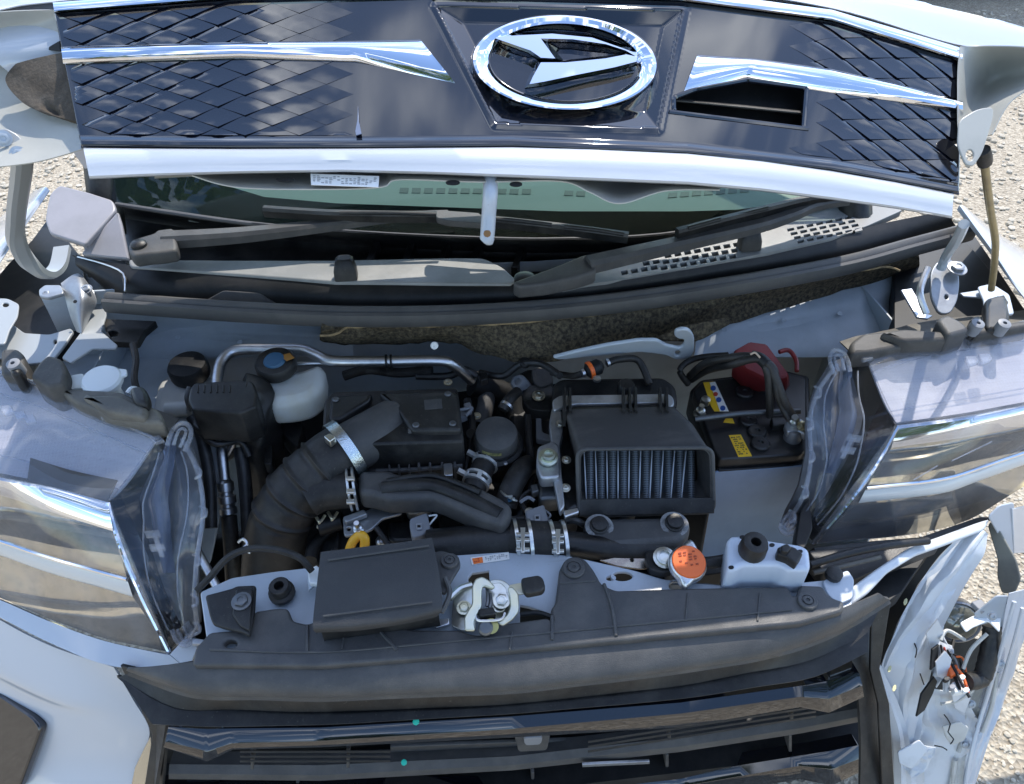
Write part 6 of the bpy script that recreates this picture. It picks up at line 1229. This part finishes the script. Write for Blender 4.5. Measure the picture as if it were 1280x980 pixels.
# red cover and cables
rc = unit('terminal_cover', 'dark red plastic cover over the battery terminal', 'terminal cover', 948, 460, .9)
bm = bmesh.new()
top_ = [Z(*p) for p in ((916, 438, .935), (936, 427, .938), (958, 430, .936), (986, 468, .90), (984, 474, .895), (958, 476, .89), (930, 462, .90))]
low_ = [Z(*p) for p in ((914, 470, .86), (932, 450, .86), (964, 455, .86), (988, 480, .85), (982, 492, .84), (956, 496, .84), (930, 486, .85))]
rings_bm([[p*.998+Vector((0, 0, .002)) for p in low_], [a.lerp(b, .3) for a, b in zip(low_, top_)], [a.lerp(b, .9) for a, b in zip(low_, top_)], [p.lerp(sum(top_, Vector())/7, .06)+Vector((0, 0, .002)) for p in top_]], bm=bm)
bmesh.ops.bevel(bm, geom=[e for e in bm.edges], offset=.0015, segments=2, affect='EDGES', clamp_overlap=True)
from_bm('cover_shell', bm, RED, rc, smooth=30)
tube('cover_strap', [Z(974, 440, .91), Z(986, 438, .91), Z(995, 450, .905), Z(996, 464, .90)], .0035, RED, rc, seg=8)
bcb = unit('battery_cables', 'black battery cables draped over the dark red cover', 'cable', 950, 470, .93)
for j, (pts, r_) in enumerate((([(862, 470, .87), (880, 455, .92), (905, 448, .945), (935, 445, .955), (952, 452, .953), (960, 468, .94), (962, 500, .90), (962, 520, .87)], .0058),
    ([(864, 474, .86), (885, 462, .90), (915, 455, .94), (945, 448, .958), (962, 458, .95), (972, 480, .93), (980, 502, .905), (990, 520, .88)], .0066), ([(956, 450, .958), (968, 462, .947), (970, 485, .925), (976, 505, .90), (986, 524, .88)], .005),
    ([(860, 480, .86), (850, 462, .89), (870, 448, .90), (910, 444, .92)], .005))): tube('cable', [Z(*p) for p in pts], r_, RUB, bcb, seg=10)
tube('cable_tape', [Z(940, 445, .9565), Z(950, 448, .958), Z(958, 455, .955)], .0085, DARK, bcb, seg=10); tube('pale_wire', [Z(938, 443, .966), Z(944, 441, .968), Z(950, 447, .966)], .0015, mat('pale_wire', (.5, .38, .28), .5), bcb, seg=6)
plate('cable_plug', [(964, 520), (985, 518), (986, 530), (966, 532)], zp(.865), .012, PLAS, bcb, r=2)
# battery tray side panel
tp_ = unit('battery_tray', 'smooth pale sheet under the battery between scoop and right headlight', 'battery tray', 940, 640, .7)
ta, tb = Z(892, 589, .832), Z(1005, 583, .832); tc_ = Yp(930, 690, ta.y-.015)
plate('tray_side', [(893, 590), (1008, 582), (1012, 640), (985, 695), (870, 698), (880, 650)], p3(ta, tb, tc_), .004, mat('tray_paint', (.20, .28, .41), .5, coat=.4, coat_r=.3, mott=-.15, mscale=6, mcol=(.15, .21, .31)), tp_, r=4)
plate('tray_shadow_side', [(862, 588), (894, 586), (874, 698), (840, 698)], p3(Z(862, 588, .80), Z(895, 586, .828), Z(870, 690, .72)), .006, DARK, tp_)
# radiator cap
rcp = unit('radiator_cap', 'orange topped radiator cap with silver ears', 'radiator cap', 860, 700, .89)
axc = Vector((.04, -.28, 1)).normalized(); p = Z(860, 704, .885)
ears = bmesh.new(); u_ = Vector((1, 0, 0)); v_ = axc.cross(u_).normalized(); u_ = v_.cross(axc)
def radr(a):
    b = (a-math.radians(250)) % math.pi; b = min(b, math.pi-b); return .0225+.009*max(0, 1-b/.42)
rr = lambda h, k: [p+axc*h+u_*(radr(2*math.pi*i/60)*k*math.cos(2*math.pi*i/60))+v_*(radr(2*math.pi*i/60)*k*math.sin(2*math.pi*i/60)) for i in range(60)]
rings_bm([rr(-.007, .98), rr(-.007, 1.02), rr(-.001, 1.02), rr(.001, .98), rr(.0035, .90), rr(.0045, .80)], bm=ears); from_bm('cap_ears', ears, ALU, rcp, smooth=35)
lathe('cap_top', p+axc*.003, axc, [(.0205, 0), (.0205, .002), (.0195, .0032), (.001, .0038)], ORG, rcp, seg=36)
cpl_ = (p+axc*.0070, axc)
prints([(847, 690), (870, 687), (876, 706), (850, 710)], cpl_, 6, 4, mat('cap_ink', (.30, .045, .01), .6), rcp, seed=21, fill=.6)
lathe('neck', p-axc*.03, axc, [(.016, -.03), (.016, .02), (.020, .023), (.020, .026)], ALU, rcp, seg=24)
lathe('neck_bolt', Z(830, 698, .872), (0, -.25, 1), [(.013, 0), (.014, .003), (.011, .004), (.0105, .007), (.007, .008), (.0065, .004), (.001, .004)], ZINC, rcp, seg=20)
plate('neck_bracket', [(806, 690), (840, 682), (846, 692), (842, 712), (830, 716), (812, 712), (808, 700)], zp(.868), .012, PLAS, rcp, r=4)
plate('radiator_tank', [(730, 690), (800, 684), (858, 688), (870, 705), (905, 700), (905, 716), (830, 726), (740, 705)], zp(.835), .04, DARK, rcp, r=5)
tube('drain_hose', [Z(872, 704, .868), Z(890, 703, .868), Z(908, 700, .865)], .0075, RUB, rcp, seg=12)
hd_ = unit('heat_shield', 'small rainbow tinted metal shield behind the cross panel', 'heat shield', 795, 700, .86)
plate('shield', [(748, 700), (760, 698), (790, 690), (808, 686), (818, 694), (820, 710), (800, 712), (770, 708)], p3(Z(748, 702, .846), Z(815, 690, .85), Z(800, 712, .842)), .003, mat('tinted_metal', (.30, .25, .22), .25, metal=.9, mott=-.4, mscale=40, mcol=(.50, .45, .36)), hd_, r=4, holes=[ell(790, 700, 2, 1.6)])
# pale bracket box with bush and clip
pb_ = unit('bumper_bracket', 'pale box bracket carrying a black rubber bush and a black clip', 'bracket', 960, 700, .9)
plate('box', [(909, 674), (914, 669), (938, 668), (960, 674), (1002, 680), (1012, 686), (1014, 706), (1012, 712), (985, 712), (975, 706), (930, 706), (920, 712), (909, 712)], zp(.905), .05, mat('bracket_paint', (.50, .56, .66), .42, coat=.5, coat_r=.2, mott=-.1, mscale=10, mcol=(.44, .50, .59)), pb_, r=6, bev=.006, holes=[])
lathe('rubber_bush', Z(939, 690, .905), (0, -.12, 1), [(.0155, 0), (.0165, .004), (.0155, .018), (.014, .023), (.011, .024), (.006, .024), (.0055, .010)], RUB, pb_, seg=20)
plate('clip', [(972, 684), (982, 680), (994, 684), (1004, 692), (996, 704), (984, 696), (972, 692)], zp(.918), .014, PLAS, pb_, r=2, bev=.002); plate('clip_head', [(976, 682), (984, 679), (990, 684), (984, 690), (977, 688)], zp(.926), .008, PLAS, pb_, r=2)
for x, y in ((965, 681), (1000, 689), (914, 709), (928, 671)): plate('punched_hole', ell(x, y, 3.6, 2.3, 12), zp(.9058), .001, DARK, pb_, bev=.0002)
lh = unit('headlight_harness', 'tangle of black brackets and wiring under the right headlight', 'wiring', 1060, 705, .83)
tube('harness_tube', [Z(1012, 706, .85), Z(1060, 692, .85), Z(1110, 682, .85), Z(1160, 676, .84)], .005, PLAS, lh, seg=10)
tube('harness_tube', [Z(1016, 716, .84), Z(1060, 706, .84), Z(1100, 696, .84)], .0035, LHOUS, lh, seg=10)
plate('black_mount', [(1010, 688), (1060, 684), (1150, 676), (1180, 676), (1120, 700), (1070, 724), (1030, 716)], zp(.82), .03, PLAS, lh, r=4)
plate('black_mount', [(1016, 684), (1090, 676), (1152, 671), (1224, 646), (1244, 646), (1230, 656), (1176, 674), (1130, 690), (1080, 716), (1040, 726)], p3(Z(1016, 684, .80), Z(1230, 650, .80), Z(1080, 716, .785)), .02, PLAS, lh, r=3)
plate('lamp_mount', [(1000, 640), (1012, 620), (1016, 660), (1006, 686), (994, 680)], zp(.83), .03, DARK, lh, r=4)
# ------------------------------------------------------------------ another car far behind
bgc = thing('parked_car', 'dark parked car with a bright sill at the top right corner', 'car', (3.0, 6.1, 0))
BGP = mat('dark_car_paint', (.012, .015, .024), .2, coat=1)
def sec(x, zz): return [Vector((x, 6.1+y, z)) for y, z in zz]
prof_ = [(-.82, .32), (-.86, .6), (-.84, .86), (-.66, .95), (.66, .95), (.84, .86), (.86, .6), (.82, .32)]
rings = [sec(1.6, [(y*.85, z*.9+.03) for y, z in prof_]), sec(1.75, prof_), sec(3.0, prof_), sec(5.2, prof_), sec(5.5, [(y*.85, z*.9) for y, z in prof_])]
from_bm('car_body', rings_bm(rings), BGP, bgc, smooth=40)
rings = [[Vector((x, 6.1+y, .94)) for y in (-.74, .74)]+[Vector((x2, 6.1+y, 1.45)) for y in (.58, -.58)] for x, x2 in ((2.2, 2.8), (5.0, 4.4))]
from_bm('cabin_glass', rings_bm(rings), MATS['gloss_black'], bgc)
for x in (2.3, 4.7):
    for s in (-1, 1): lathe('wheel', Vector((x, 6.1+s*.80, .31)), (0, s, 0), [(.12, -.1), (.31, -.1), (.31, .06), (.25, .09), (.20, .06), (.03, .07), (.001, .07)], RUB, bgc, seg=28)
from_bm('sill_strip', obox(Vector((3.5, 6.1-.862, .40)), Vector((1.7, 0, 0)), Vector((0, .01, 0)), Vector((0, 0, .03))), CHROME, bgc)

# looms, hoses and small fixings that fill the gaps
wh = unit('wiring_harness', 'taped black wiring loom threading between the air filter box and the intercooler', 'wiring', 620, 620, .85)
LOOM = mat('loom_tape', (.014, .014, .015), .45, bump=.6, bscale=160, mott=1, mscale=40, mcol=(.04, .04, .04), stretch=(1, 1, 1))
for pts, r_ in (([(584, 500, .87), (590, 530, .865), (588, 560, .855), (580, 600, .84), (590, 640, .83)], .006), ([(660, 520, .86), (662, 560, .85), (664, 600, .84), (650, 640, .83), (640, 668, .82)], .0055), ([(690, 620, .85), (668, 612, .855), (650, 626, .85), (668, 650, .84)], .0035),
    ([(560, 640, .85), (590, 652, .845), (620, 650, .845), (656, 648, .85)], .0045), ([(470, 660, .84), (500, 690, .83), (540, 660, .84)], .004), ([(700, 470, .92), (676, 455, .91), (650, 456, .90), (628, 470, .88), (600, 466, .87)], .0055), ([(596, 470, .87), (580, 462, .88), (560, 470, .87), (520, 470, .87)], .006),
    ([(430, 470, .86), (460, 462, .87), (500, 466, .87), (540, 462, .88)], .008), ([(700, 655, .85), (716, 650, .86), (730, 656, .85)], .005), ([(680, 590, .86), (668, 580, .85), (664, 560, .85)], .004)): tube('loom', [Z(*p) for p in pts], r_, LOOM, wh, seg=9)
for x, y, z in ((588, 545, .868), (663, 585, .852), (610, 651, .853), (655, 455, .908), (480, 464, .878)): lathe('tape_band', Z(x, y, z-.008), (.2, -.3, .9), [(.008, 0), (.009, .001), (.009, .007), (.008, .008)], PLAS, wh, seg=12)
for i, (x, y, z, mt) in enumerate(((578, 516, .885, GREYC), (584, 508, .888, GREYC), (604, 470, .885, PLAS), (640, 620, .865, PLAS), (668, 610, .868, DKSTEEL), (700, 604, .868, PLAS), (548, 672, .84, PLAS), (418, 690, .84, PLAS), (640, 700, .0, None))):
    if mt: plate('small_plug', [(x-5, y-4), (x+4, y-6), (x+6, y+3), (x-3, y+6)], zp(z), .012, mt, wh, r=1.5)
for x, y, z in ((596, 520, .86), (662, 640, .85), (590, 628, .84), (708, 575, .885), (707, 610, .880), (540, 634, .842), (700, 530, .89), (560, 478, .90)): bolt(Z(x, y, z), (0, -.2, 1), .0048, ZINC, wh)
for pts in ([(566, 505, .89), (574, 512, .892), (590, 510, .892), (582, 520, .89)], [(650, 628, .86), (660, 622, .862), (668, 626, .86)]): tube('grey_fork', [Z(*p) for p in pts], .0025, GREYC, wh, seg=6)
lw = unit('wiring_harness', 'dark hoses and loom hanging behind the left headlight', 'wiring', 260, 600, .8)
for pts, r_ in (([(196, 530, .90), (215, 545, .88), (226, 580, .86), (236, 640, .82), (240, 700, .78)], .007), ([(240, 520, .88), (252, 545, .86), (262, 600, .82), (264, 660, .78)], .009), ([(300, 560, .84), (306, 600, .81), (310, 660, .76), (312, 720, .72)], .010), ([(250, 540, .88), (270, 555, .87), (300, 552, .86), (312, 570, .84)], .005), ([(330, 640, .80), (318, 680, .78), (322, 720, .74)], .006)): tube('loom', [Z(*p) for p in pts], r_, LOOM, lw, seg=10)
plate('black_knob', ell(254, 528, 14, 10, 16), zp(.892), .02, PLAS, lw, bev=.004)
tube('silver_clip', [Z(298, 678, .85), Z(304, 674, .855), Z(309, 680, .852), Z(303, 686, .85)], .002, ALU, lw, seg=6); tube('silver_clip', [Z(303, 686, .85), Z(314, 690, .848)], .003, ALU, lw, k=3, seg=6)
plate('box_stay', [(320, 520), (334, 512), (350, 516), (352, 540), (336, 560), (322, 550)], zp(.83), .02, PLAS, lw, r=3)
plate('inner_fender', [(196, 516), (268, 528), (280, 560), (276, 640), (262, 705), (238, 720), (236, 620), (222, 560)], p3(Z(196, 516, .86), Z(268, 528, .86), Z(250, 710, .70)), .004, BAYD, car, r=6)

for x, y, z in ((420, 500, .926), (560, 493, .926), (566, 530, .926), (520, 532, .926)): lathe('lid_screw', Z(x, y, z-.001), (0, -.1, 1), [(.005, 0), (.005, .002), (.0035, .003), (.001, .0025)], DKSTEEL, af, seg=10)
plate('moulded_mark', [(530, 500), (552, 498), (553, 510), (531, 512)], zp(.9258), .001, PLASG, af, r=1, bev=.0003)
for pts in ([(410, 700, .9275), (536, 682, .9285)], [(404, 770, .9215), (540, 752, .922)]): tube('lid_line', [Z(*q) for q in pts], .0012, PLASG, fl, k=6, seg=6)
tube('cover_line', [Z(x, y, .8738) for x, y in ((262, 812), (400, 815), (560, 802), (780, 782), (990, 762))], .0014, PLASG, cv, seg=6)
for x in (430, 640, 860, 950): tube('cover_line', [Z(x, 742 if x > 700 else 790, .8738), Z(x-3, (776 if x > 700 else 812), .8738)], .0012, PLASG, cv, k=3, seg=6)
